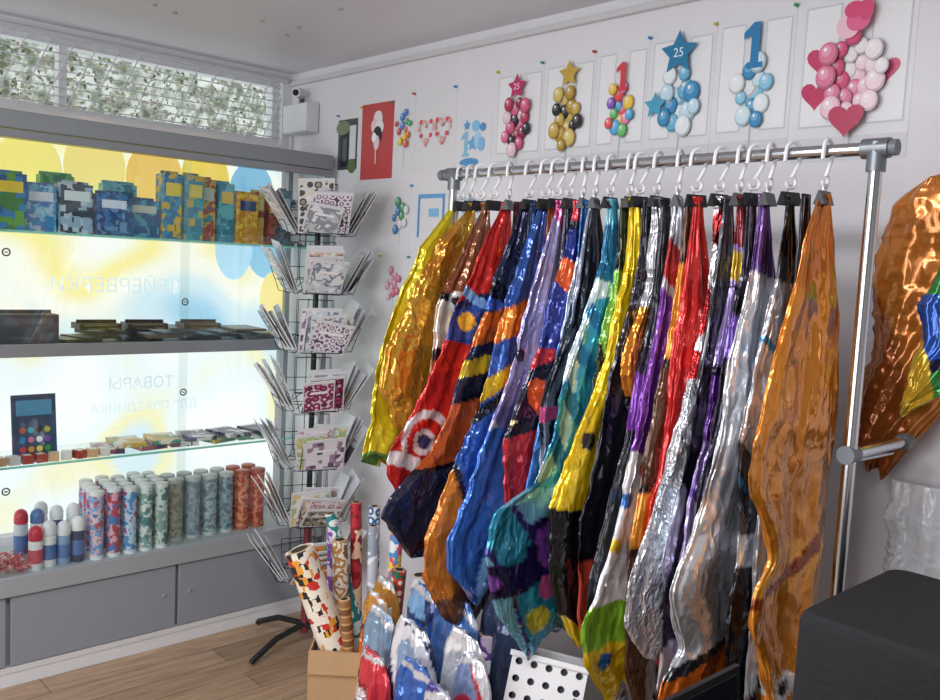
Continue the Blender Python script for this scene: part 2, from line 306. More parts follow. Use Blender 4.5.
for k in range(10):
    pal=random.choice([['#e8e6e2','#7a6a8c','#3d3350'],['#efe7da','#6a9c8c','#d8b050'],['#f2f0ee','#b86a7a','#5a4a60']])
    g=MB(); g.box(-.08,.08,-.055,.055,0,.016,mprint(pal,22,k)); g.box(-.08,-.06,-.05,.05,.016,.0165,mat('#ffffff',.3))
    g.obj('flat_packet',loc=(.26,-.92+.072*k,.782+.017*(k%2)),rot=(0,0,random.uniform(-.3,.3)),label='printed flat packet lying on the lower glass shelf',cat='packet',group='flat packets on the lower glass shelf')
# party poppers
def popper(r,h,pm,capc,loc,label):
    g=MB(); g.lathe([(r,0.012),(r,h-.012)],pm,16); o=g.obj('party_popper',loc=loc,smooth=True,label=label,cat='party popper',group='party poppers on the lower deck')
    g=MB(); g.lathe([(r*1.05,h-.014),(r*1.05,h),(r*.8,h+.003)],mat(capc,.4),16); g.obj('cap',parent=o,smooth=True)
    g=MB(); g.lathe([(r*1.04,0),(r*1.04,.014)],mat(capc,.4),16); g.obj('base',parent=o,smooth=True)
    return o
PA=[(['#C8506c','#7ab0e0','#f0c8d0','#4a70b8'],'red and blue'),(['#C04a5a','#e8b0c0','#4a80c0'],'red and blue'),(['#5a98d8','#c8e0f4','#b86a9a'],'blue and pink'),(['#8fb0ac','#e4ece8','#5f8f94'],'pale teal'),(['#93aea8','#d8e4dc','#62868c'],'pale green')]
for i in range(5):
    pal,nm=PA[i]
    for j in range(4):
        popper(.0245,.255+.006*(i%2),mprint(pal,52 if i%2 else 34,i*5+j,.3,kind='v' if i%2 else 'n'),'#ECEDEF',(.340-.062*j,-.985+.062*i+.008*j,.392),'upright %s confetti tube with white cap'%nm)
PB=[('#A8A494','#d0cabc','silver-beige'),('#8a9cac','#aebeca','blue-grey'),('#7f92a0','#b0c6d0','slate'),('#6c8694','#9fb8c6','grey-teal'),('#c85c4a','#f0a07a','orange-red'),('#b84a40','#e8886a','red')]
for i in range(6):
    c1,c2,nm=PB[i]
    for j in range(2): popper(.029,.25,mprint([c1,c2,c1],30,i+j*9,.25,.2,kind='n'),'#C9CBCB' if i<4 else '#c0604a',(.29-.085*j,-.655+.0735*i,.392),'upright %s foil-wrapped popper tube'%nm)
for (y,x,h,c,cc) in ((-1.20,.34,.10,'#F0F0F2','#C8364A'),(-1.15,.33,.11,'#eef0f2','#E9EAEE'),(-1.10,.33,.10,'#8aa8c8','#e8e8ee'),(-1.05,.33,.11,'#3c4a68','#F2F2F4'),(-1.17,.26,.14,'#f2f2f4','#4a78b0'),(-1.10,.25,.14,'#5a4a78','#eceef0'),(-1.04,.25,.14,'#e8e8ee','#f4f4f6'),(-1.22,.24,.14,'#d0d8e0','#c83c50'),(-1.13,.17,.14,'#f0f0f0','#d8dce0')):
    g=MB(); rr=.024; g.lathe([(rr*.9,0),(rr,.006),(rr,h),(rr*.5,h+.012)],mat(c,.35),16); g.lathe([(rr+.0005,h*.25),(rr+.0005,h*.75)],mat('#5a7ab0' if cc!='#C8364A' else '#c85a68',.35),16); o=g.obj('paint_bottle',loc=(x,y,.392),smooth=True,label='small plastic paint bottle with domed lid on lower deck',cat='bottle',group='paint bottles on the lower deck')
    g=MB(); g.lathe([(rr*1.0,h+.008),(rr*1.0,h+.035),(rr*.8,h+.05),(rr*.35,h+.058)],mat(cc,.35),16); g.obj('lid',parent=o,smooth=True)
g=MB()
for k in range(160):
    p=Vector((random.uniform(-.05,.05),random.uniform(-.06,.06),random.uniform(.005,.05))); q=p+Vector((random.uniform(-.04,.04),random.uniform(-.04,.04),random.uniform(-.003,.02)))
    g.tube([p,(p+q)/2+Vector((0,0,.01)),q],.002,random.choice([mat('#c8324a',.3,metal=.4),mat('#d86a6a',.3),mat('#e8b0b0',.3)]),4)
g.obj('tinsel_packet',loc=(.32,-1.30,.392),label='crumpled packet of red tinsel on the lower deck',cat='tinsel')

# ---------------------------------------------------------------- wall sensor
dv=empty('alarm_box',(.135,-.003,2.08),label='white plastic alarm box with small camera on the wall',cat='alarm box')
g=MB(); wp=mat('#DADBDD',.4); g.box(-.105,.10,-.06,0,.02,.15,wp); o=g.obj('housing',parent=dv,bevel=.008)
g=MB(); g.box(-.102,.097,-.064,-.06,.025,.145,mat('#E6E7E9',.35)); g.obj('cover',parent=dv,bevel=.002)
g=MB(); g.tube([(0,-.03,.15),(0,-.03,.18)],.012,mat('#4a4c50',.4),10); g.tube([(.0,-.028,.195),(.03,-.08,.19)],.022,wp,14); g.tube([(.03,-.08,.19),(.032,-.084,.19)],.014,mat('#1a1b1e',.2),12); g.obj('camera_head',parent=dv,smooth=True)
g=MB(); g.tube([(-.115,-.012,.02+.0),(-.118,-.01,-.4),(-.116,-.01,-1.0),(-.118,-.01,-2.05)],.005,mat('#e6e6e8',.4),8); g.obj('cable',parent=dv,smooth=True)

# ---------------------------------------------------------------- posters
pb=mat('#E3E4E7',.4,var=.03); pb2=mat('#D5D6DB',.45); pb3=mat('#ECEDEF',.45); ln=mat('#CDCFD3',.5)
def m4(c): return mat(c,.35)
def poster(x0,x1,z0,z1,art,label,bg=None,panel=True,tilt=0):
    w,h=(x1-x0),(z1-z0); g=MB(); g.box(-w/2,w/2,-.001,0,-h/2,h/2,bg or pb); y=-.0016
    if panel:
        g.rect(-w*.5,w*.5,-h*.5,-h*.36,y,pb2)
        g.rect(-w*.44,-w*.12,-h*.3,h*.42,y,ln); g.rect(-w*.425,-w*.135,-h*.288,h*.408,y-.0004,pb3)
        g.rect(w*.14,w*.46,-h*.3,h*.42,y,ln); g.rect(w*.155,w*.445,-h*.288,h*.408,y-.0004,pb3)
    for i,a in enumerate(art):
        yy=-.0025-.00025*i; t=a[0]
        if t=='e': g.ell(a[1]*w,a[2]*h,a[3],a[4],yy,m4(a[5]))
        elif t=='s': g.star(a[1]*w,a[2]*h,a[3],yy,m4(a[4]),a[5] if len(a)>5 else 0)
        elif t=='h': g.heart(a[1]*w,a[2]*h,a[3],yy,m4(a[4]))
        elif t=='r': g.rect(a[1]*w,a[2]*w,a[3]*h,a[4]*h,yy,m4(a[5]))
        elif t=='t': g.text(a[1],a[2],a[3]*w,a[4]*h,yy,m4(a[5]))
        elif t=='one':
            s=a[3]; X,Z=a[1]*w,a[2]*h; g.poly([(X-.16*s+p[0]*s,Z+p[1]*s) for p in ((.05,-.5),(.45,-.5),(.45,-.38),(.34,-.38),(.34,.5),(.18,.5),(-.05,.3),(-.05,.15),(.14,.24),(.14,-.38),(.05,-.38))],yy,m4(a[4]))
    return g.obj('poster',loc=((x0+x1)/2,-.0002,(z0+z1)/2),rot=(0,tilt,0),label=label,cat='poster',group='balloon posters on the wall')
def shade(c,k):
    c=c.lstrip('#'); v=[int(c[i:i+2],16) for i in (0,2,4)]
    v=[int(max(0,min(255,x*k if k<1 else x+(255-x)*(k-1)))) for x in v]; return '#%02x%02x%02x'%tuple(v)
def bouq(cx,cz,cols,n,spread,r,w,h,seed):
    rd=random.Random(seed); a=[('r',cx-.008,cx+.008,-.44,cz,'#b9bcc2')]
    for k in range(n):
        an=k*2.4; q=spread*math.sqrt((k+.3)/n); c=cols[k%len(cols)]; X=cx+q*math.cos(an)/w; Z=cz+q*1.35*math.sin(an)/h
        rr=r*rd.uniform(.7,1.1)
        a.append(('e',X,Z,rr,rr*1.15,shade(c,.82))); a.append(('e',X-.08*rr/w,Z+.1*rr/h,rr*.86,rr*.98,c)); a.append(('e',X-.2*rr/w,Z+.3*rr/h,rr*.5,rr*.55,shade(c,1.3))); a.append(('e',X-.3*rr/w,Z+.45*rr/h,rr*.16,rr*.2,'#ffffff'))
    return a
def LP(x0,x1,z0,z1): return x1-x0,z1-z0
poster(.37,.545,1.89,2.17,[('r',-.4,.4,-.35,.4,'#4a4c50'),('r',-.28,.05,-.3,.2,'#23262a'),('r',.08,.34,-.2,.3,'#d9dde0'),('r',-.2,-.02,-.22,.12,'#5a5f66'),('e',.2,-.3,.03,.03,'#5c7a50'),('e',-.2,.28,.05,.03,'#7a8a6a')],'small dark photo print of a decorated doorway on the wall',panel=False)
poster(.555,.77,1.885,2.19,[('e',.02,.3,.03,.03,'#f4e8ea'),('e',-.06,.2,.028,.03,'#f0d4d8'),('e',.08,.18,.028,.03,'#f0f0f2'),('e',.02,.08,.03,.035,'#2a2a30'),('e',.0,-.02,.02,.03,'#e8d8da'),('r',-.03,.0,-.3,-.02,'#f4d8da'),('e',-.08,.05,.015,.02,'#ffffff')],'small red photo print with pale balloons on the wall',bg=m4('#C5494B'),panel=False)
w,h=LP(.78,.9,1.9,2.21)
poster(.78,.905,1.9,2.21,bouq(0,.05,['#e86a3a','#4a86d8','#f2d24a','#4ab06a','#d84a4a'],12,.05,.014,w,h,1),'narrow white print of a colourful balloon bouquet',panel=False)
hs=[]
for c in (-.22,.2):
    for k in range(18):
        t=2*math.pi*k/18; hs.append(('e',c+.18*math.sin(t)**3,.0+.16*(.8*math.cos(t)-.32*math.cos(2*t)-.12*math.cos(3*t)),.009,.009,['#E0505a','#f0a0a0','#d8d0c8'][k%3]))
poster(.91,1.145,1.9,2.21,hs,'white print with two wreath hearts of red balloons',panel=False)
poster(1.15,1.34,1.88,2.1,[('one',-.25,.0,.09,'#8ec4e6'),('s',-.02,.0,.03,'#6fb0de'),('e',.12,.05,.018,.03,'#a8d4ee'),('e',.22,-.02,.018,.025,'#88bce8'),('s',-.2,.3,.02,'#5aa0d8'),('e',.05,.28,.02,.02,'#88c8ee'),('e',-.1,-.3,.05,.015,'#5a9ad0'),('e',.25,.25,.015,.015,'#5a9ad0')],'small white print with light blue balloon figures',panel=False)
w,h=.235,.35
poster(1.35,1.575,1.87,2.235,bouq(0,-.04,['#e0709a','#2c2a33','#b83a58','#e9c8d4','#d45a80','#8a3048'],17,.065,.021,w,h,2)+[('s',.02,.3,.045,'#C03468'),('t','25',.03,.02,.3,'#f4e0ea')],'poster of pink and black balloon bouquet topped by a star')
poster(1.58,1.795,1.87,2.24,bouq(0,-.03,['#c9a94e','#2b2a2c','#d8bf6a','#b8923a'],16,.065,.023,w,h,3)+[('s',.05,.33,.045,'#C8A64a')],'poster of gold and black balloon bouquet topped by a star')
poster(1.80,1.995,1.87,2.25,bouq(.03,-.04,['#e85a5a','#5ab0e0','#f0c84a','#8a5ac0','#6ac06a','#f28ab0'],15,.055,.02,w,h,4)+[('one',.05,.22,.085,'#d8434f')],'poster of rainbow balloon bouquet with a red number one')
poster(2.0,2.22,1.87,2.26,bouq(.03,-.04,['#3f8fc0','#bfe0ee','#e4eef2','#6ab6d8'],15,.062,.025,w,h,5)+[('s',.0,.31,.064,'#2C7DA8'),('s',-.32,-.05,.04,'#4aa3c4'),('t','25',.036,.0,.31,'#e8f6fa')],'poster of blue and white balloons topped by a blue star')
poster(2.225,2.455,1.87,2.27,bouq(.02,-.05,['#8ccbe6','#e8eef0','#3c90c4','#cfe6ee'],12,.055,.024,w,h,6)+[('one',.0,.26,.12,'#2F7FB4')],'poster of blue number one above blue and white balloons')
poster(2.465,2.76,1.86,2.28,[('h',-.27,.10,.04,'#CC3A68'),('h',-.3,-.1,.04,'#c2345f'),('h',.28,.0,.035,'#d25a80')]+bouq(.03,-.02,['#f0c4d2','#efe6ea','#e07a9c','#f4d8e2','#d84a78'],24,.078,.024,.295,.42,7)+[('h',.02,-.27,.045,'#b82f55'),('e',-.02,.26,.03,.03,'#f0c4d2'),('e',.06,.29,.03,.028,'#e0648e'),('e',.02,.35,.025,.02,'#d84a78'),('e',.12,.34,.018,.026,'#d84a78')],'large poster of pink and white balloon cluster with hearts')
rows=[(.775,.9,1.60,1.86,['#58a878','#4a90c8','#e8e8ee']),(.91,1.14,1.60,1.86,['#6aa8d8','#a8cce8','#e0a0b0']),(1.15,1.34,1.61,1.86,['#a0c8e8','#88b4d8']),
(.715,.905,1.335,1.585,['#e890a8','#f0b8c8','#d86a88']),(.915,1.13,1.335,1.585,['#d8d8de','#e8c8d0']),(.70,.90,1.08,1.32,['#dcdce2','#c8ccd8']),(.91,1.1,1.08,1.32,['#e0dce0'])]
for i,(a,b_,c,d,cols) in enumerate(rows):
    art=bouq(0,.02,cols,9,.05,.016,b_-a,d-c,20+i) if i!=1 else [('r',-.34,-.29,-.3,.32,'#5a9cd0'),('r',-.34,.34,.27,.33,'#6aaadc'),('r',.29,.34,-.3,.32,'#5a9cd0'),('r',-.05,.2,.0,.12,'#8ac0e8'),('e',.2,-.3,.04,.02,'#d88aa0')]
    poster(a,b_,c,d,art,'small white balloon print in the lower rows on the wall',panel=False)
for i,(x,z) in enumerate([(.39,2.16),(.56,2.18),(.76,2.18),(.9,2.2),(1.14,2.2),(1.36,2.225),(1.57,2.23),(1.79,2.235),(2.0,2.245),(2.22,2.25),(2.455,2.26),(2.75,2.265),(.91,1.85),(.72,1.575),(.91,1.575),(1.14,1.85)]):
    g=MB(); g.lathe([(.003,0),(.005,.003),(.003,.006),(.003,.010),(.005,.012)],m4(['#3a8ac8','#d8c23a','#3aa06a','#c83a3a'][i%4]),8)
    g.obj('push_pin',loc=(x,-.003,z),rot=(math.radians(90),0,0),label='small coloured push pin at a poster corner',cat='push pin',group='push pins in the posters',smooth=True)

# ---------------------------------------------------------------- card spinner
chrome_dk=mat('#2b2c2f',.35,metal=.5)
PX,PY=.69,-.285
sp=empty('card_spinner',(PX,PY,0),label='tall black wire spinner stand full of cards beside the cabinet',cat='display stand')
g=MB(); g.tube([(0,0,.07),(0,0,1.86)],.011,chrome_dk,10); g.tube([(0,0,.05),(0,0,.5)],.016,mat('#7c2f38',.4),10); g.obj('pole',parent=sp,smooth=True)
for k in range(4):
    a=math.radians(-33+45+90*k); g=MB(); g.tube([(.01*math.cos(a),.01*math.sin(a),.085),(.15*math.cos(a),.15*math.sin(a),.07),(.27*math.cos(a),.27*math.sin(a),.02),(.275*math.cos(a),.275*math.sin(a),.012)],.012,mat('#1b1c1e',.4),8); g.obj('foot',parent=sp,smooth=True)
g=MB(); wr=.0016
for q in ((-.07,.10,0),(.07,.10,0)): g.tube([(q[0],.012,.06),(q[0],.09,.0),(q[0],.13,.005),(q[0],.165,.10)],wr,chrome_dk,5)
for yy,zz in ((.13,.005),(.165,.10),(.148,.05),(.09,0),(.012,.06)): g.tube([(-.07,yy,zz),(.07,yy,zz)],wr,chrome_dk,5)
g.tube([(-.07,.012,.06),(-.07,.012,.2),(.07,.012,.2),(.07,.012,.06)],wr,chrome_dk,5)
pocket0=g.obj('wire_pocket',parent=sp)
cardpal=[(['#F1F0F2','#e4e2e8','#a8adb8','#f4f4f6'],'white and grey'),(['#E9ECEF','#8a94a4','#d2d8de','#eef0f2'],'grey and white'),(['#f4f0e8','#e0c4b0','#9a8a80','#f0ece6'],'cream'),(['#ECEAEE','#a88aa4','#f0ecf2','#6a5a74'],'white and lilac'),(['#eceae4','#a8a090','#5a5a5c','#e8e4dc'],'black and white'),(['#dfe8ee','#8dacc8','#f2f2f2'],'pale blue'),(['#d0ccc8','#5e6068','#b0a8a0','#d8d0ca'],'brown and grey'),(['#c8ccd2','#9a9fa8','#ececf0'],'silver-grey'),(['#f0e4e4','#f0e8ea','#d8a0a8','#f0eef0'],'white and rose'),(['#eef0e8','#b8cc98','#e8d490','#f4f4f0'],'pastel green and yellow')]
wcard=mat('#E2E3E7',.35)
cn=0
def card(loc,ang,tilt,roll,pal,nm,h,w=.12):
    global cn
    cn+=1
    kd=['n','d','b','n','d'][cn%5]
    g=MB(); pm=mprint(pal,{'n':26,'d':36,'b':44}[kd],cn%11,.22,kind=kd)
    g.box(-w/2,w/2,-.0018,.0012,0,h,wcard)
    g.add([(-w/2+.005,.0022,.006),(-w/2+.005,.0022,h-.012),(w/2-.005,.0022,h-.012),(w/2-.005,.0022,.006)],[(0,1,2,3)],pm)
    g.add([(-w/2+.008,-.0026,.010),(w/2-.008,-.0026,.010),(w/2-.008,-.0026,h*.45),(-w/2+.008,-.0026,h*.45)],[(0,1,2,3)],mat(pal[1],.3))
    g.add([(-w/2+.03,.0026,h*.6),(-w/2+.03,.0026,h*.68),(w/2-.03,.0026,h*.68),(w/2-.03,.0026,h*.6)],[(0,1,2,3)],mat('#f6f4f4',.3))
    o=g.obj('greeting_card',label='%s greeting card tilted in a wire spinner pocket'%nm,cat='card',group='cards in the spinner')
    o.matrix_world=Matrix.Translation(loc)@Matrix.Rotation(ang,4,'Z')@Matrix.Rotation(-tilt,4,'X')@Matrix.Rotation(roll,4,'Y'); return o
first=True
for t in range(7):
    z0=1.64-.225*t
    for k in range(4):
        A=math.radians(-33+14+90*k)-math.pi/2
        if first: pocket0.location=(0,0,z0); pocket0.rotation_euler=(0,0,A); first=False
        else:
            c=pocket0.copy(); c.location=(0,0,z0); c.rotation_euler=(0,0,A); COL.objects.link(c)
        if k==2: continue
        tb=random.uniform(18,26)
        for j in range(5 if k==0 else 4):
            pal,nm=random.choice(cardpal)
            if t==6: pal,nm=(['#d85a6a','#e8a04a','#5ab09a'],'bright multicoloured')
            if t==3 and k==0 and j>2: pal,nm=(['#f0e4ea','#c04a7a','#6a2a4c','#e8c8d4'],'magenta and white')
            rr=.085+.0105*j; d=Vector((-math.sin(A),math.cos(A),0)); w_=random.choice([.12,.135,.15])
            off=random.uniform(-.03,.03)
            card(Vector((PX,PY,z0+.008))+d*rr+Vector((math.cos(A),math.sin(A),0))*off,A,math.radians(tb+3.0*j+random.uniform(-2,3)),random.uniform(-.2,.2),pal,nm,random.uniform(.17,.215)-(.015*j if k==0 else .004*j),w_)
# ---------------------------------------------------------------- clothes rail
chrome=mat('#C9CCD0',.18,metal=1); RYK=-.42; ZR=1.82
rk=empty('garment_rail',(2.2,RYK,0),label='chrome tube garment rail standing in front of the posters',cat='garment rail')
def rp(g,name,**k): 
    o=g.obj(name,parent=rk,**k); o.matrix_parent_inverse=Matrix.Translation((2.2,RYK,0)).inverted(); return o
g=MB(); g.tube([(1.585,RYK,ZR),(2.90,RYK,ZR)],.0135,chrome,20); rp(g,'rail',smooth=True)
for x in (1.625,2.875):
    g=MB(); g.tube([(x,RYK,.05),(x,RYK,ZR)],.0135,chrome,20); rp(g,'post',smooth=True)
    g=MB(); g.tube([(x-.028,RYK,ZR),(x+.025,RYK,ZR)],.02,mat('#7d8288',.35,metal=.6),14); g.tube([(x,RYK,ZR-.045),(x,RYK,ZR+.012)],.019,mat('#7d8288',.35,metal=.6),14); rp(g,'connector',smooth=True)
    g=MB(); g.tube([(x,RYK-.24,.04),(x,-.04,.04)],.0135,chrome,16); rp(g,'foot_bar',smooth=True)
    for yy in (RYK-.24,-.05):
        g=MB(); g.lathe([(.018,0),(.018,.03),(.008,.04)],mat('#1c1d20',.5),12,(x,yy,0)); rp(g,'foot',smooth=True)
for x,e_ in ((1.585,-.02),(2.90,.014)):
    g=MB(); g.tube([(x,RYK,ZR),(x+e_,RYK,ZR)],.016,mat('#6d7278',.4),14); rp(g,'end_cap',smooth=True)
g=MB(); g.tube([(2.875,RYK,1.21),(2.875,-.15,1.21)],.012,chrome,16); g.tube([(2.875,RYK+.02,1.21),(2.86,RYK+.02,1.19),(2.86,-.17,1.185)],.005,chrome,8); rp(g,'side_bar',smooth=True)
g=MB(); g.tube([(2.875,-.16,1.21),(2.875,-.130,1.21)],.018,mat('#5f646a',.4),14); rp(g,'joint',smooth=True)
g=MB(); g.tube([(2.875,RYK-.02,1.21),(2.875,RYK+.02,1.21)],.019,mat('#6d7278',.4),14); rp(g,'joint',smooth=True)

# hooks with clips
whp=mat('#ECEDEF',.35); HX=[1.66,1.70,1.745,1.80,1.86,1.94,2.0,2.04,2.085,2.13,2.17,2.22,2.28,2.31,2.36,2.42,2.47,2.53,2.58,2.615,2.65,2.70,2.775]
g=MB(); pts=[(0,-.021,-.018)]
for k in range(9):
    a=math.pi+ -math.pi*k/8; pts.append((0,.0195*math.cos(a),.004+.0195*math.sin(a)))
pts+=[(0,.018,-.02),(0,.004,-.045)]
for k in range(8):
    a=math.pi*.5-math.pi*1.5*k/7; pts.append((0,.0125*math.cos(a),-.060+.0125*math.sin(a)))
g.tube(pts,.0042,whp,7); hook=g.obj('hanging_hook',loc=(HX[0],RYK,ZR),smooth=True,label='small white hook with black binder clip on the rail',cat='hook',group='hooks on the rail')
g=MB(); bkm=mat('#17181b',.35)
g.add([(-.012,-.024,-.108),(.012,-.024,-.108),(.012,.024,-.108),(-.012,.024,-.108),(-.002,-.024,-.08),(.002,-.024,-.08),(.002,.024,-.08),(-.002,.024,-.08)],[(0,1,5,4),(2,3,7,6),(1,2,6,5),(3,0,4,7),(4,5,6,7)],bkm)
g.tube([(0,-.008,-.08),(0,-.006,-.066),(0,.006,-.066),(0,.008,-.08)],.0013,mat('#b0b2b5',.3,metal=.8),5)
g.obj('clip',parent=hook)
for x in HX[1:]: dup(hook,(x,RYK,ZR),(0,0,random.uniform(-.5,.5)))

# ---------------------------------------------------------------- foil balloons
FM={}
def foilmat(rough,metal,bs,bump):
    key=(rough,metal,bs,bump)
    if key in FM: return FM[key]
    m=bpy.data.materials.new('crinkled_foil'); m.use_nodes=True; nt=m.node_tree; b=nt.nodes['Principled BSDF']; L=nt.links.new
    at=nt.nodes.new('ShaderNodeAttribute'); at.attribute_name='Col'; L(at.outputs['Color'],b.inputs['Base Color'])
    b.inputs['Roughness'].default_value=rough; b.inputs['Metallic'].default_value=metal
    b.inputs['Coat Weight'].default_value=.5; b.inputs['Coat Roughness'].default_value=.06
    tc=nt.nodes.new('ShaderNodeTexCoord'); mp=nt.nodes.new('ShaderNodeMapping'); mp.inputs['Scale'].default_value=(1.2,1.2,.75)
    L(tc.outputs['Object'],mp.inputs[0])
    n0=nt.nodes.new('ShaderNodeTexNoise'); n0.inputs['Scale'].default_value=bs*.6; n0.inputs['Detail'].default_value=2
    md=nt.nodes.new('ShaderNodeMixRGB'); md.blend_type='ADD'; md.inputs[0].default_value=min(1,2.4/bs)
    L(mp.outputs[0],n0.inputs['Vector']); L(mp.outputs[0],md.inputs[1]); L(n0.outputs['Color'],md.inputs[2])
    v=nt.nodes.new('ShaderNodeTexVoronoi'); v.inputs['Scale'].default_value=bs; v.feature='F1'
    v2=nt.nodes.new('ShaderNodeTexVoronoi'); v2.inputs['Scale'].default_value=bs*2.3; v2.feature='F1'
    n=nt.nodes.new('ShaderNodeTexNoise'); n.inputs['Scale'].default_value=bs*.5; n.inputs['Detail'].default_value=3; n.inputs['Distortion'].default_value=1.2
    L(md.outputs[0],v.inputs['Vector']); L(md.outputs[0],v2.inputs['Vector']); L(mp.outputs[0],n.inputs['Vector'])
    a1=nt.nodes.new('ShaderNodeMath'); a1.operation='MULTIPLY_ADD'; a1.inputs[1].default_value=.36; L(v2.outputs['Distance'],a1.inputs[0]); L(n.outputs['Fac'],a1.inputs[2])
    ad=nt.nodes.new('ShaderNodeMath'); ad.operation='MULTIPLY_ADD'; ad.inputs[1].default_value=.75; L(v.outputs['Distance'],ad.inputs[0]); L(a1.outputs[0],ad.inputs[2])
    bp=nt.nodes.new('ShaderNodeBump'); bp.inputs['Strength'].default_value=bump; bp.inputs['Distance'].default_value=.012
    L(ad.outputs[0],bp.inputs['Height']); L(bp.outputs[0],b.inputs['Normal']); L(bp.outputs[0],b.inputs['Coat Normal']); FM[key]=m; return m
def srgb_lin(a): return np.array(lin(a))
def resample(pts,n,sm=8):
    p=np.array(pts,float); d=np.r_[0,np.cumsum(np.linalg.norm(np.diff(p,axis=0),axis=1))]; t=np.linspace(0,d[-1],n)
    q=np.c_[np.interp(t,d,p[:,0]),np.interp(t,d,p[:,1])]
    for _ in range(sm):
        q[1:-1]=(q[:-2]+2*q[1:-1]+q[2:])/4
    return q
def nn(rs,a,b,fr,k=7):
    s=0
    for i in range(k):
        w=fr*(.6+rs.random()*1.1); th=rs.random()*6.28; s=s+np.sin(w*(np.cos(th)*a+np.sin(th)*b)+rs.random()*6.28)
    return s/math.sqrt(k)
def tri(x): return np.arcsin(np.sin(x)*.985)*2/np.pi
def foil(pos,F,B,th,layers,label,seed,axis='x',rough=.16,metal=.5,bs=14,bump=.6,N=170,K=100,pleat=.008,name='foil_balloon',group='foil balloons on the rail',cat='foil balloon',crk=.003,slope=None,ragged=1.0):
    rs=np.random.RandomState(seed); F=resample(F,N,4); B=resample(B,N,4)
    t=np.linspace(0,1,N)[:,None]; a=np.linspace(0,2*np.pi,K,endpoint=False)[None,:]
    wv=(.009*nn(rs,t[:,0]*1.0,0*t[:,0],16)+.005*np.abs(nn(rs,t[:,0],0*t[:,0],60)))*np.clip(t[:,0]*4,0,1)*ragged
    F=F.copy(); F[:,0]+=wv
    cu=(F[:,0]+B[:,0])[:,None]/2; cz=(F[:,1]+B[:,1])[:,None]/2; hu=(F[:,0]-B[:,0])[:,None]/2; hz=(F[:,1]-B[:,1])[:,None]/2
    ca,sa=np.cos(a),np.sin(a); wdt=np.sqrt(hu**2+hz**2)
    U=cu+hu*ca; Z=cz+hz*ca
    Z=Z+ragged*.024*nn(rs,ca+0*t,0*t,6)*np.clip((t-.72)/.28,0,1)**1.5
    prof=np.clip(.35+t*2.2,0,1)*np.sqrt(np.clip(1-np.clip((t-.93)/.07,0,1)**2,0.0005,1))
    sh=np.sign(sa)*np.abs(sa)**1.3
    W=th*prof*sh*(1+.25*nn(rs,U,Z,9))
    k1=1.6+rs.random()*1.2; ph=rs.random()*6.28
    P=tri(k1*np.pi*(ca+1)+ph+1.2*t+.45*nn(rs,U,Z,7)); P2=tri(2.9*k1*np.pi*(ca+1)+ph*2-2.5*t+.6*nn(rs,U,Z,10))
    W=W+pleat*prof*P*(1-.3*t)+.35*pleat*prof*P2*(1-.5*t)
    r1=1-np.abs(nn(rs,U*1.1,Z*.9,24)); r2=1-np.abs(nn(rs,U,Z*.8,55)); r3=1-np.abs(nn(rs,U,Z,110))
    W=W+np.sign(sa)*np.sqrt(np.abs(sa))*(crk*r1+crk*.5*r2+crk*.25*r3)*prof
    U=U+(.0015*nn(rs,Z,sa,60)+.0035*nn(rs,Z,sa,20))*prof*(hu/np.maximum(wdt,1e-5))*np.sign(ca)*np.abs(ca)
    C=np.zeros((N,K,3)); T=np.broadcast_to(t,(N,K)); A=np.broadcast_to((1-ca)/2,(N,K))
    sl=(rs.random()-.5)*.26 if slope is None else slope
    wob=.03*nn(rs,U,Z,13)+sl*(A-.5)+.0*T
    for l in layers:
        k=l[0]
        if k=='base': C[:]=srgb_lin(l[1]); continue
        if k=='t': mk=(T+wob>l[1])&(T+wob<l[2]); c=l[3]
        elif k=='a': mk=(A+wob*2>l[1])&(A+wob*2<l[2]); c=l[3]
        elif k=='ta': mk=(T+wob>l[1])&(T+wob<l[2])&(A>l[3])&(A<l[4]); c=l[5]
        elif k=='c': mk=((U-l[1])**2+(Z-l[2])**2<l[3]**2); c=l[4]
        elif k=='diag': mk=(((U*math.cos(l[4])+Z*math.sin(l[4])+wob*.5)/l[2])%1<l[3])&(T>l[5])&(T<l[6]); c=l[1]
        elif k=='blob': 
            r_=np.random.RandomState(l[4]); fld=nn(r_,U,Z,l[2],4); mk=(fld>l[3]); 
            if len(l)>5: mk=mk&(T>l[5])&(T<l[6])
            c=l[1]
        elif k=='ob':
            r_=np.random.RandomState(l[5]); fld=nn(r_,U,Z,l[3],4); base=(T>l[6])&(T<l[7])
            C[(fld>l[4])&base]=srgb_lin(l[2]); mk=(fld>l[4]+.28)&base; c=l[1]
        C[mk]=srgb_lin(c)
    W=W+pos
    V=np.stack([W,U,Z],-1) if axis=='x' else np.stack([U,W,Z],-1)
    V=V.reshape(-1,3); org=V.mean(0); V=V-org
    i=np.arange(N-1)[:,None]*K; j=np.arange(K)[None,:]; jn=(j+1)%K
    fc=np.stack([i+j,i+jn,i+K+jn,i+K+j],-1).reshape(-1,4).tolist()
    fc.append(list(range(K))[::-1]); fc.append([(N-1)*K+k for k in range(K)])
    me=bpy.data.meshes.new(name); me.from_pydata(V.tolist(),[],fc); me.polygons.foreach_set('use_smooth',[True]*len(fc))
    ca_=me.color_attributes.new('Col','FLOAT_COLOR','POINT'); ca_.data.foreach_set('color',np.concatenate([C.reshape(-1,3),np.ones((N*K,1))],1).astype(np.float32).ravel())
    me.materials.append(foilmat(rough,metal,bs,bump)); me.update()
    o=bpy.data.objects.new(name,me)
    return reg(o,tuple(org),label=label,cat=cat,group=group)
def bk(y,zb,end): return [(-.402,1.735),(-.40,1.70),(y-.03,1.52),(y,1.3),(y,zb),end]
def FR(p,end=None): return [(-.437,1.735)]+[(min(a,-.43),b) for a,b in p[:1]]+p[1:]+([end] if end else [])
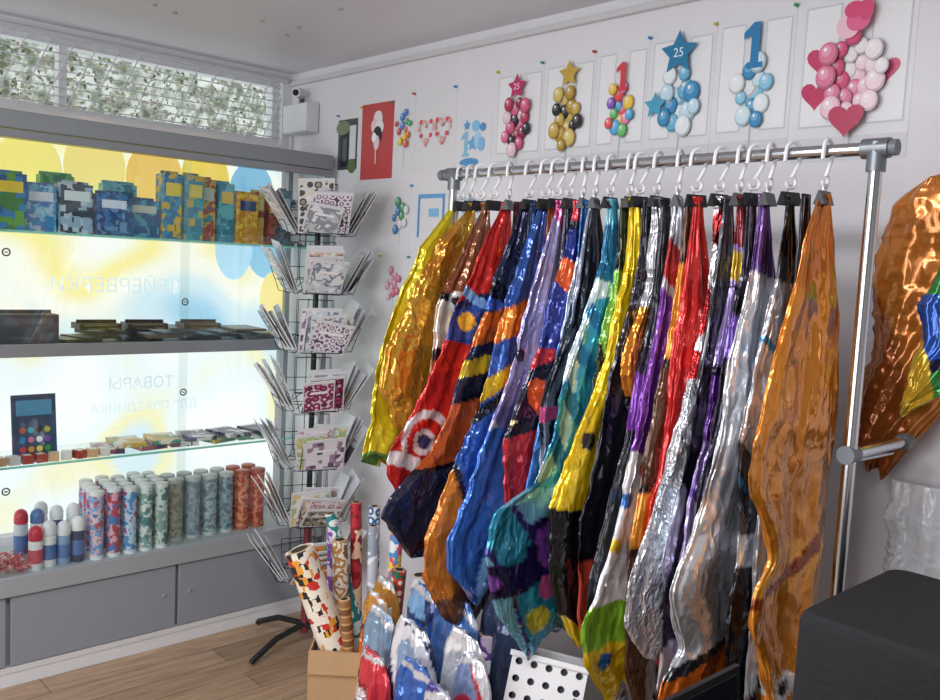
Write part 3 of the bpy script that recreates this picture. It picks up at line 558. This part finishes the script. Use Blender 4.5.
WH='#EDEBEE'; YE='#E0B818'; RD='#CE2D2C'; PK='#E0609A'; OR='#E27A22'
foil(1.63,FR([(-.41,1.72),(-.55,1.60),(-.56,1.53),(-.65,1.36),(-.72,1.05),(-.74,.98)],(-.66,.95)),bk(-.42,1.1,(-.60,.97)),.012,[('base','#E3D32C'),('t',.9,1,'#5E8F4a'),('blob',"#C9C22a",20,.8,3)],'yellow foil balloon with green lower edge, hanging folded',1)
foil(1.70,FR([(-.42,1.71),(-.53,1.62),(-.61,1.48),(-.70,1.32),(-.725,1.2),(-.66,1.10)],(-.60,1.08)),bk(-.36,1.25,(-.52,1.08)),.016,[('base','#DBA63A'),('blob','#CC8A2E',14,.7,5)],'crinkled gold foil balloon hanging folded',2,metal=.7,bump=.9,crk=.005)
foil(1.765,FR([(-.43,1.71),(-.52,1.57),(-.60,1.40),(-.61,1.26),(-.58,1.1)],(-.5,1.0)),bk(-.34,1.2,(-.42,1.0)),.014,[('base','#8B5A3c'),('ob','#E8DCCB','#241d20',12,.1,4,.1,.8),('c',-.52,1.45,.03,'#F2EEE6'),('c',-.525,1.45,.014,'#241d20'),('c',-.58,1.30,.02,'#241d20'),('t',.82,1,'#C75C8c')],'brown and cream patterned foil balloon hanging folded',3)
foil(1.85,FR([(-.42,1.73),(-.54,1.55),(-.62,1.38),(-.72,1.17),(-.80,1.07),(-.80,.99)],(-.73,.89)),bk(-.33,1.1,(-.60,.90)),.018,[('base','#D22E2B'),('ob','#2B4F9e','#182850',10,.9,14,.05,.45),('t',.34,.37,'#7fb0e0'),('c',-.68,1.08,.085,WH),('c',-.685,1.08,.062,RD),('c',-.69,1.08,.035,WH),('c',-.69,1.08,.02,'#2b3a6a'),('ta',.84,.88,0,1,WH),('c',-.56,1.40,.026,'#f4c23c')],'red foil balloon with white ring and blue patches',4,metal=.4)
foil(1.925,FR([(-.42,1.73),(-.52,1.54),(-.58,1.38),(-.66,1.20),(-.71,1.07),(-.86,.97),(-.89,.91)],(-.80,.82)),bk(-.33,1.05,(-.62,.78)),.016,[('base','#2A2C48'),('ob','#2F5fc0','#0e1020',14,.1,9,.03,.3),('t',.27,.36,'#D8722c'),('t',.4,.45,'#E9C63a'),('ob','#4a3f70','#15162a',16,.4,8,.62,1),('ob','#C4571f','#16131c',14,.5,19,.45,.75)],'navy foil balloon with orange and yellow shapes, hanging folded',5)
foil(1.99,FR([(-.42,1.72),(-.52,1.52),(-.59,1.28),(-.65,1.13),(-.73,.96),(-.78,.86),(-.78,.76)],(-.69,.63)),bk(-.33,1.0,(-.53,.64)),.016,[('base','#2E55A2'),('ob','#D8D4DC','#20263e',14,.5,31,.05,.3),('t',.22,.3,OR),('t',.37,.42,YE),('t',.43,.46,'#14151f'),('ob','#d07a2a','#2a1a18',13,.0,12,.55,1),('t',.86,1,'#7a4a30')],'blue foil balloon with orange and brown lower part',6)
foil(2.055,FR([(-.43,1.72),(-.49,1.55),(-.57,1.34),(-.63,1.17),(-.70,1.02),(-.77,.88),(-.76,.80)],(-.66,.70)),bk(-.32,1.0,(-.50,.70)),.018,[('base','#A8A2D0'),('t',0,.08,'#b8407a'),('ob','#D8D8F0','#7C76B4',12,.5,21,.1,.6),('c',-.55,1.33,.018,'#22203a'),('t',.66,1,'#3f74D0'),('ob','#86B4EA','#2a4fa8',16,.6,23,.66,1)],'lilac foil balloon with shiny blue lower part',7,metal=.45)
foil(2.115,FR([(-.42,1.71),(-.48,1.55),(-.54,1.35),(-.61,1.22),(-.65,1.13),(-.62,.92)],(-.6,.78)),bk(-.32,1.0,(-.45,.78)),.015,[('base','#C42E38'),('ob','#2c3a8c','#14162c',11,.2,32,.05,.4),('t',.42,.6,'#17182a'),('blob','#E8602c',22,.8,31),('ob','#22202e','#e8d0a0',13,.3,35,.6,1)],'red and black foil balloon hanging folded',8)
foil(2.17,FR([(-.44,1.72),(-.48,1.55),(-.52,1.38),(-.57,1.23),(-.58,1.05),(-.62,.9)],(-.56,.66)),bk(-.31,1.0,(-.42,.66)),.015,[('base','#23242E'),('a',.0,.1,'#9da4b8'),('ob','#B8BEC8','#1a1b24',12,.7,36,0,.5),('t',.47,.51,PK),('ob','#3d4878','#c8ccd8',12,.8,37,.5,1)],'black foil balloon with pale edge hanging folded',9)
foil(2.225,FR([(-.43,1.72),(-.44,1.58),(-.51,1.43),(-.57,1.29),(-.60,1.14),(-.65,1.04),(-.78,.99),(-.80,.89),(-.76,.76)],(-.64,.62)),bk(-.32,1.1,(-.48,.64)),.016,[('base','#3aa4c0'),('a',.0,.14,'#bfe2ea'),('diag','#2078a8',.09,.4,.5,0,.6),('ob','#1f6f94','#d8eef4',11,.8,38,.05,.55),('t',.62,1,'#7fc0e0'),('ob','#2C8fae','#3C2A78',15,-.2,137,.66,1),('ob','#8a4ab8','#241c50',17,.5,139,.66,1),('c',-.62,.70,.035,'#C8C04a'),('c',-.60,.78,.03,'#d05a9a')],'teal striped foil balloon with blue and purple wing end',10)
foil(2.295,FR([(-.42,1.72),(-.43,1.56),(-.49,1.39),(-.55,1.25),(-.61,1.11),(-.66,1.0),(-.65,.87),(-.62,.74)],(-.56,.64)),bk(-.30,1.0,(-.42,.64)),.024,[('base','#E6C214'),('ob','#E6C214','#3b2a10',8,1.0,42,.15,.65),('t',.72,1,'#1b1a20'),('ob','#6E9a3c','#101014',16,.6,41,.72,1),('c',-.5,1.4,.016,'#cc3a2a'),('c',-.56,1.15,.022,'#2b2620')],'bright yellow foil balloon with black lower end',11,metal=.4)
foil(2.36,FR([(-.42,1.72),(-.43,1.56),(-.50,1.40),(-.53,1.29),(-.49,1.22)],(-.45,1.19)),bk(-.31,1.3,(-.38,1.19)),.015,[('base','#C9CAD0'),('ob','#E0902c','#2b2a30',12,-.2,43,.45,1),('blob','#9d9fa8',18,.8,44,0,.5)],'short silver foil balloon with orange end',12,metal=.7)
foil(2.385,FR([(-.42,1.72),(-.43,1.5),(-.5,1.2),(-.56,1.0),(-.6,.8),(-.6,.66)],(-.52,.52)),bk(-.31,1.0,(-.4,.52)),.011,[('base','#26272f'),('ob','#7a3c9c','#15161c',12,.3,200,.3,1),('blob','#c84a3a',18,1.0,201)],'dark foil balloon with purple print between lighter ones',30)
foil(2.42,FR([(-.43,1.71),(-.45,1.54),(-.47,1.38),(-.51,1.21),(-.55,1.10),(-.60,.94),(-.64,.83),(-.69,.76),(-.68,.67)],(-.55,.53)),bk(-.30,.9,(-.40,.52)),.018,[('base','#B9BAC4'),('t',.1,.18,'#c03a3c'),('t',.2,.5,'#7A3CA0'),('t',.5,.76,'#EDEDF0'),('c',-.50,1.10,.016,'#D8383c'),('c',-.55,1.03,.02,'#3a78c8'),('c',-.48,.97,.02,'#48a04a'),('c',-.58,.93,.018,'#E8C030'),('c',-.52,.89,.02,'#D8383c'),('t',.76,.86,'#7FB82c'),('t',.86,1,'#DFBA14'),('c',-.6,.66,.022,'#1d5fa0')],'foil balloon with purple, dotted white, green and yellow sections',13,slope=-.05)
foil(2.475,FR([(-.43,1.72),(-.44,1.57),(-.46,1.41),(-.48,1.22),(-.51,1.03),(-.53,.83),(-.53,.75)],(-.48,.62)),bk(-.30,.9,(-.36,.62)),.018,[('base','#CC2B2A'),('ob',WH,'#8a1c22',9,1.1,52,.05,.5),('t',.92,1,'#7c1a22')],'glossy red foil balloon hanging folded',14,metal=.4)
foil(2.53,FR([(-.43,1.71),(-.43,1.59),(-.45,1.41),(-.51,1.23),(-.58,1.06),(-.66,.89),(-.66,.80),(-.60,.73)],(-.52,.70)),bk(-.30,.95,(-.40,.70)),.02,[('base','#D6D8DE'),('t',0,.24,'#CB2d2e'),('ob',WH,'#7a1a20',12,.9,54,.03,.22),('t',.24,.27,WH),('t',.27,.33,'#CB2d2e'),('blob','#B8C0CE',40,.5,55,.35,1),('t',.92,1,'#c4363a')],'silver holographic foil balloon with red upper part',15,metal=.7,rough=.2,bs=34,bump=.9)
foil(2.585,FR([(-.43,1.71),(-.43,1.57),(-.45,1.39),(-.49,1.22),(-.53,1.06),(-.55,.9)],(-.5,.65)),bk(-.30,.95,(-.38,.65)),.015,[('base','#9B86BE'),('t',0,.12,'#7a1f28'),('t',.13,.18,'#D9B23c'),('ob','#5b2f80','#241436',10,.0,62,.18,.5),('ob','#C9B6E8','#6c4ca0',13,.5,61,.45,1)],'purple and lilac foil balloon hanging folded',16)
foil(2.64,FR([(-.43,1.72),(-.45,1.55),(-.49,1.38),(-.52,1.21),(-.59,1.02),(-.65,.90),(-.63,.81),(-.60,.76),(-.67,.70),(-.68,.60)],(-.58,.48)),bk(-.30,.95,(-.42,.48)),.02,[('base','#C8CACF'),('t',0,.12,'#5b3a78'),('ob','#A6A2C4','#6a6688',10,.5,64,.1,.35),('blob','#E4E6EA',14,.4,65,.3,.75),('t',.78,.80,'#2a2a2e'),('t',.80,1,'#DB6F1c'),('diag','#1d1c20',.08,.22,1.57,.82,1)],'grey silver foil balloon with orange and black end',17,metal=.65,rough=.18)
foil(2.70,FR([(-.43,1.71),(-.45,1.55),(-.51,1.39),(-.55,1.22),(-.54,1.09),(-.53,.96),(-.53,.78),(-.5,.6)],(-.44,.46)),bk(-.28,.95,(-.34,.46)),.017,[('base','#2E3038'),('t',0,.12,'#14151a'),('ob','#B8BECA','#4a4f5a',10,-.7,72,.1,.62),('diag','#3a7ab0',.2,.08,.6,.1,.5),('ob','#5b6068','#15161b',12,.5,73,.62,1)],'dark grey and silver foil balloon hanging folded',18,metal=.65)
foil(2.775,FR([(-.43,1.74),(-.49,1.66),(-.53,1.53),(-.59,1.40),(-.64,1.24),(-.645,1.15),(-.57,1.06),(-.53,.98),(-.58,.93),(-.595,.86),(-.55,.79),(-.49,.62)],(-.42,.46)),[(-.40,1.735),(-.385,1.70),(-.32,1.52),(-.27,1.3),(-.27,1.0),(-.30,.7),(-.34,.46)],.022,[('base','#DD8A2A'),('blob','#CC7420',9,.8,81),('blob','#EBA040',13,.9,83),('t',.60,.615,'#8a3c14'),('c',-.455,.70,.034,'#F3F0EC'),('c',-.46,.70,.018,'#1b1a1e'),('t',.95,1,'#b8501c')],'large orange metallic foil balloon with a round white spot',19,metal=.5,bs=10,bump=.75,crk=.006,pleat=.012)
foil(-.066,[(2.84,1.80),(2.76,1.74),(2.74,1.55),(2.75,1.4),(2.72,1.25),(2.73,1.15)],[(2.88,1.81),(3.00,1.78),(3.12,1.70),(3.12,1.52),(2.97,1.42),(2.93,1.30),(2.80,1.13)],.03,[('base','#D07E30'),('ob','#E8A650','#a0561e',4.5,.3,91,.2,1),('blob','#B0621e',9,1.1,93)],'large orange foil balloon hanging on the wall',20,axis='y',metal=.45,bs=7,bump=.6,group='foil balloons behind the rail',pleat=.010,crk=.006,rough=.18)
foil(-.135,[(2.91,1.60),(2.885,1.52),(2.885,1.42),(2.85,1.36),(2.85,1.29)],[(2.97,1.62),(3.05,1.54),(3.03,1.42),(2.96,1.33),(2.86,1.28)],.018,[('base','#3FA04c'),('ob','#2a5fc0','#12204a',12,.2,96,.2,1),('blob','#E8C23a',14,.9,95)],'green, blue and gold foil balloon hanging beside the rail end',21,axis='y',group='foil balloons behind the rail')
foil(-.05,[(2.82,1.10),(2.81,1.0),(2.82,.82)],[(2.99,1.1),(3.01,1.0),(2.99,.82)],.02,[('base','#E3E4E7'),('blob','#D4D7DC',12,.6,97)],'clear white plastic packaging hanging on the wall',22,axis='y',name='plastic_bag',group='bags on the wall',cat='bag',metal=.0,rough=.3)
# fillers hanging between
FL=[(1.895,-.70,.72,['#5a2a30','#c8a040','#2a1a20'],'dark red and gold'),(1.96,-.66,.62,['#22406a','#9ab8e0','#101828'],'deep blue'),(2.025,-.64,.60,['#B8622a','#3a2018','#e8b050'],'copper orange'),(2.085,-.60,.60,['#2c2c3c','#a0a8d8','#15151f'],'black and lilac'),(2.14,-.60,.60,['#3c78c0','#c8dcf0','#1c3c6c'],'blue and white'),(2.265,-.56,.62,['#2a3c34','#7ab04a','#101814'],'dark green'),(2.335,-.60,.60,['#1f2028','#c84a3a','#0e0f14'],'black and red'),(2.455,-.56,.50,['#5a3a28','#d88a2a','#2a1a14'],'brown'),(2.555,-.58,.50,['#4a4c56','#c8ccd4','#24262c'],'smoky grey'),(2.612,-.55,.47,['#2a2638','#7c5cb0','#14121c'],'dark violet'),(2.735,-.50,.46,['#24262c','#888e98','#101114'],'black and grey')]
for i,(x,yf,zb,pal,nm) in enumerate(FL):
    foil(x,[(-.435,1.735),(-.44,1.6),((-.44+yf)/2,1.25),(yf,.95),(yf+.01,zb+.1),(yf+.07,zb)],bk(-.32,1.0,(-.40,zb)),.010,[('base',pal[0]),('ob',pal[1],pal[2],11,.3,220+i,.1,1)],'%s foil balloon squeezed between its neighbours'%nm,70+i,N=120,K=70,pleat=.006,crk=.003)

# ---------------------------------------------------------------- carton with rolls
cb=mat('#B8946C',.8,bump=.1,bscale=40,var=.06)
CA=math.radians(47); ct=empty('cardboard_carton',(1.42,-.56,0),rot=(0,0,CA),label='open brown cardboard carton holding rolls of wrapping paper',cat='carton')
g=MB(); s_=.13
for (a,b_,c,d) in ((-s_,s_,-s_,-s_+.005),(-s_,s_,s_-.005,s_),(-s_,-s_+.005,-s_+.005,s_-.005),(s_-.005,s_,-s_+.005,s_-.005)): g.box(a,b_,c,d,0,.36,cb)
g.box(-s_,s_,-s_,s_,0,.006,cb); g.obj('body',parent=ct)
for (l,rt) in (((0,-s_,.36),(math.radians(172),0,0)),((0,s_,.36),(math.radians(-150),0,0)),((s_,0,.36),(math.radians(168),0,math.radians(90)))):
    g=MB(); g.box(-s_,s_,-.002,.002,0,.07,cb); g.obj('flap',loc=l,rot=rt,parent=ct)
def roll(p,q,r,pm,label,group,corec='#c8ae86'):
    p,q=Vector(p),Vector(q); L_=(q-p).length; g=MB(); g.lathe([(r,0),(r,L_)],pm,20); g.lathe([(r+.0006,L_*.35),(r+.0006,L_*.44)],mat('#efece6',.3),20)
    rot=(q-p).to_track_quat('Z','Y'); o=g.obj('wrapping_paper_roll',smooth=True,label=label,cat='paper roll',group=group)
    o.matrix_world=Matrix.Translation(p)@rot.to_matrix().to_4x4()
    g=MB(); g.lathe([(r*.6,L_),(r*.6,L_+.0015)],mat('#2c2723',.8),14); g.lathe([(r*.8,L_),(r*.8,L_+.0008)],mat(corec,.7),14); g.obj('core',parent=o); return o
PR=[(['#EFE4D0','#D1392F','#F2EADA','#e8a03a','#efe4d0','#2b2a2a'],'cream, red and black',46,'b'),(['#e8e8ee','#2f6a9a','#e8e8ee'],'blue and white',34,'d'),(['#f0e2c8','#c23a34','#2f6a4a'],'red festive',30,'d'),(['#e9e3d4','#b88a4a','#efe8d8','#8a5a3c'],'cream and gold',26,'n'),(['#3a9aa0','#e0e8e4','#2f7f84'],'teal',30,'d'),(['#d8c8e0','#7a4aa0','#f0eef4'],'lilac',30,'n'),(['#e8c84a','#d8483a','#f4f0e0'],'yellow and red',30,'s'),(['#e3e2e0','#4a4c52','#c23a44','#eceaea'],'white, grey and red',44,'v'),(['#b8303a','#8a1c28','#e8c0a0'],'dark red',22,'n'),(['#c8ccd4','#eef0f4','#9aa4b4'],'silver',14,'n'),(['#4a9ad0','#f0f0f4','#e05a7a','#f4d84a'],'bright multicoloured',40,'v'),(['#9a7048','#c8a070','#7a5434'],'kraft brown',18,'s')]
ex=Vector((math.cos(CA),math.sin(CA),0)); ey=Vector((-math.sin(CA),math.cos(CA),0)); C0=Vector((1.42,-.56,0))
rl=[(.065,-.055,-.18,-.07,.655,.046,0),(.085,.07,-.11,.08,.73,.020,4),(.0,.085,-.03,.085,.77,.019,8),(.05,.08,.03,.085,.76,.019,1),(-.035,.03,-.07,.03,.66,.026,3),(.095,.03,.11,.04,.69,.021,10),(.095,-.03,.13,-.05,.60,.023,2),(.03,-.10,-.03,-.11,.52,.018,11),(-.085,.0,-.14,-.0,.60,.022,7),(.045,.035,.035,.035,.71,.017,9),(-.08,.08,-.10,.08,.70,.02,5),(.08,-.085,.10,-.1,.5,.020,9)]
for i,(r0,d0,r1,d1,z,rad,k) in enumerate(rl):
    pal,nm,sc,kd=PR[k]; roll(C0+ex*r0+ey*d0+Vector((0,0,.012)),C0+ex*r1+ey*d1+Vector((0,0,z)),rad,mprint(pal,sc,i,.35,kind=kd),'%s paper roll standing in the carton'%nm,'rolls in the carton')
# heap under the rail
for i in range(7):
    kk=[9,1,10,2,9,8,5][i]; pal,nm,sc,kd=PR[kk]
    x=1.70+.062*i; y=-.50-i*.012; hh=.60+random.random()*.07-i*.008
    roll((x,y,.026),(x-.02,y-.03,hh),.023+random.random()*.006,mprint(pal,sc,30+i,.3,metal=.3 if kk==9 else 0,kind=kd),'%s paper roll standing under the balloons'%nm,'rolls under the rail')
BG=[(1.60,-.62,.54,.08,['#C8702c','#e0a04a','#7a3a1c'],'orange and brown'),(1.70,-.68,.54,.08,['#C4D2DE','#8aa4c0','#e4e8ee'],'clear pale blue'),(1.83,-.62,.63,.09,['#2f5fb0','#88b8e8','#1c3468'],'bright blue'),(1.78,-.76,.46,.08,['#d83a48','#f0e0e4','#8a1c28'],'red and white'),(1.90,-.73,.58,.09,['#26304c','#8fa8c8','#e8e8ee'],'navy striped'),(1.97,-.64,.66,.09,['#5b86c8','#c8d8f0','#2f4f98'],'cornflower blue'),(2.00,-.79,.52,.09,['#3c68b8','#e8e0f0','#88b8e8'],'light blue'),(2.08,-.71,.61,.08,['#B8BAC0','#5a6a8a','#f0f0f4'],'silver'),(2.10,-.60,.69,.08,['#34405c','#b8863c','#141c2c'],'navy and bronze'),(1.54,-.54,.55,.07,['#8a4a8c','#d8a04a','#2f5f9a'],'purple and orange'),(1.90,-.87,.40,.08,['#9AA8C4','#3c5a9a','#e8e8ee'],'blue-grey'),(2.03,-.90,.44,.08,['#26282e','#d8483a','#e8e8ec'],'black and red'),(2.13,-.83,.52,.07,['#4a3a8c','#8ab0e0','#2a1c58'],'violet blue'),(2.15,-.74,.58,.06,['#e0e2e8','#8a9cc4','#c83a48'],'white and blue'),(2.41,-.62,.52,.08,['#2a2c34','#4a90c0','#14151a'],'dark blue'),(2.48,-.70,.44,.08,['#a83a2c','#e8b04a','#2a1814'],'rust'),(2.36,-.86,.40,.08,['#24262c','#6a6e78','#101114'],'dark')]
for i,(x,y,h,w,pal,nm) in enumerate(BG):
    foil(y,[(x-w*.55,h+.03),(x-w*.95,h-.03),(x-w*1.1,h*.6),(x-w,h*.3),(x-w*.8,.015)],[(x+w*.5,h+.015),(x+w*.95,h-.04),(x+w*1.05,h*.6),(x+w,h*.3),(x+w*.8,.015)],.02,[('base',pal[0]),('ob',pal[1],pal[2],18,.2,100+i,0,1),('blob',pal[2],30,1.2,120+i),('t',.0,.04,'#d6d6da')],'crumpled %s printed packet standing on the floor'%nm,50+i,axis='y',N=70,K=70,name='gift_packet',group='packets under the rail',cat='packet',metal=.35,bump=.7,ragged=.5,pleat=.012)
# perforated white basket
g=MB(); wpl=mat('#EDEDF0',.4); bw,bh=.19,.25; nx,nz_=5,6
px,pz=bw/nx,bh/nz_
for i in range(nx):
    for j in range(nz_):
        x0,z0=-bw/2+i*px,j*pz; cx,cz=x0+px/2,z0+pz/2; r_=.0092; n=12
        sq=[]
        for k in range(n):
            a=2*math.pi*k/n+math.pi/4; dx,dz=math.cos(a),math.sin(a); s=1/max(abs(dx),abs(dz)); sq.append((cx+dx*s*px/2,cz+dz*s*pz/2))
        ci=[(cx+r_*math.cos(2*math.pi*k/n+math.pi/4),cz+r_*math.sin(2*math.pi*k/n+math.pi/4)) for k in range(n)]
        for yy in (0,.004):
            g.add([(p[0],yy,p[1]) for p in sq]+[(p[0],yy,p[1]) for p in ci],[(k,(k+1)%n,n+(k+1)%n,n+k) for k in range(n)],wpl)
        g.add([(p[0],0,p[1]) for p in ci]+[(p[0],.004,p[1]) for p in ci],[(k,(k+1)%n,n+(k+1)%n,n+k) for k in range(n)],wpl)
BP=(2.265,-.645,.35)
bs_=empty('plastic_basket',BP,rot=(math.radians(-14),math.radians(7),math.radians(36)),label='white plastic basket with round perforations under the rail',cat='basket')
g.obj('front_panel',parent=bs_)
g=MB(); g.box(-bw/2,-bw/2+.004,.004,.10,0,bh,wpl); g.box(bw/2-.004,bw/2,.004,.10,0,bh,wpl); g.box(-bw/2,bw/2,.096,.10,0,bh,wpl); g.box(-bw/2,bw/2,.004,.096,0,.004,wpl); g.obj('body',parent=bs_)
g=MB(); g.box(-bw/2-.006,bw/2+.006,-.006,.0,bh-.010,bh+.004,wpl); g.box(-bw/2-.006,bw/2+.006,.10,.106,bh-.010,bh+.004,wpl); g.obj('rim',parent=bs_,bevel=.002)
g=MB(); g.box(bw/2*-.85,bw/2*.85,.02,.08,.006,bh*.93,mat('#7c7d84',.6)); g.box(-bw*.3,bw*.3,.03,.07,bh*.93,bh*.95,mat('#3a3b40',.6)); bc=g.obj('hole_shade_block',bevel=.003,label='grey block added inside the white basket to darken its holes',cat='box'); bc.matrix_world=Matrix.Translation(BP)@bs_.rotation_euler.to_matrix().to_4x4()  # added block behind the perforations, gives the holes their dark shade
g=MB(); g.box(-.13,.13,-.06,.14,0,.325,mat('#4a3a30',.8,var=.1)); g.box(-.12,.12,-.061,-.06,.04,.28,mat('#5c4a3c',.8)); g.obj('storage_box',loc=(2.265,-.645,0),rot=(0,0,math.radians(36)),bevel=.004,label='dark brown storage box under the rail supporting a basket',cat='box')

# ---------------------------------------------------------------- black covered stand, desk, laptop
g=MB(); blk=mat('#17171B',.85,bump=.3,bscale=60)
def rr_pts(hx,hy,rad,m_=10):
    p=[]
    for cx,cy,a0 in ((hx-rad,hy-rad,0),(-hx+rad,hy-rad,90),(-hx+rad,-hy+rad,180),(hx-rad,-hy+rad,270)):
        for k in range(m_): a=math.radians(a0+90*k/(m_-1)); p.append((cx+rad*math.cos(a),cy+rad*math.sin(a)))
    return p
lev=[(.0,1.03,.02),(.3,1.02,.015),(.6,1.01,.008),(.9,1.0,.002),(.975,1.0,0),(.99,.985,0),(.997,.96,0)]
vs=[];P0=rr_pts(.29,.2,.035)
for z,s,wv in lev:
    for k,(x,y) in enumerate(P0): 
        d=1+wv*math.sin(k*1.1)*1.2; vs.append((x*s*d,y*s*d,z))
K_=len(P0); fs=[(i*K_+k,i*K_+(k+1)%K_,(i+1)*K_+(k+1)%K_,(i+1)*K_+k) for i in range(len(lev)-1) for k in range(K_)]+[tuple((len(lev)-1)*K_+k for k in range(K_))]
g.add(vs,fs,blk); st=g.obj('covered_stand',loc=(3.25,-.58,0),smooth=True,label='waist-high stand covered with matte black cloth beside the rail',cat='stand')
dk=empty('desk',(3.25,-1.3,0),label='small dark desk carrying an open black laptop',cat='desk')
g=MB(); g.box(-.3,.35,-.45,.45,.69,.715,mat('#2a2522',.5)); g.obj('tabletop',parent=dk,bevel=.004)
for a in (-.27,.32):
    for b_ in (-.42,.42): g=MB(); g.box(a-.02,a+.02,b_-.02,b_+.02,0,.69,mat('#1d1b1a',.5)); g.obj('leg',parent=dk)
lp=empty('laptop',(3.07,-1.275,.715),label='open black laptop standing on the small desk',cat='laptop')
g=MB(); g.box(0,.24,-.17,.17,0,.018,mat('#202124',.4)); g.obj('keyboard_base',parent=lp,bevel=.003)
g=MB(); g.box(-.008,.0,-.17,.17,0,.29,mat('#121316',.35)); g.box(.0,.001,-.16,.16,.012,.28,mat('#0b1018',.15)); g.obj('screen_lid',loc=(0,0,.018),rot=(0,math.radians(-4),0),parent=lp,bevel=.002)

# ---------------------------------------------------------------- lights
w=bpy.data.worlds.new('world'); SC.world=w; w.use_nodes=True; bg=w.node_tree.nodes['Background']; bg.inputs[0].default_value=(.92,.96,1,1); bg.inputs[1].default_value=1.5
def area(loc,rot,sx,sy,e,c):
    l=bpy.data.lights.new('area_light','AREA'); l.shape='RECTANGLE'; l.size=sx; l.size_y=sy; l.energy=e; l.color=c
    o=bpy.data.objects.new('overhead_fill_light' if rot[0]==0 else 'rear_fill_light',l); COL.objects.link(o); o.location=loc; o.rotation_euler=rot; return o
area((2.6,-1.9,2.36),(0,0,0),1.2,.5,36,(.99,.98,1))  # unseen overhead fill, added to light the room
area((2.2,-4.1,1.5),(math.radians(90),0,0),2.6,1.8,72,(.92,.95,1))  # unseen fill added behind the camera; the wall has no window there
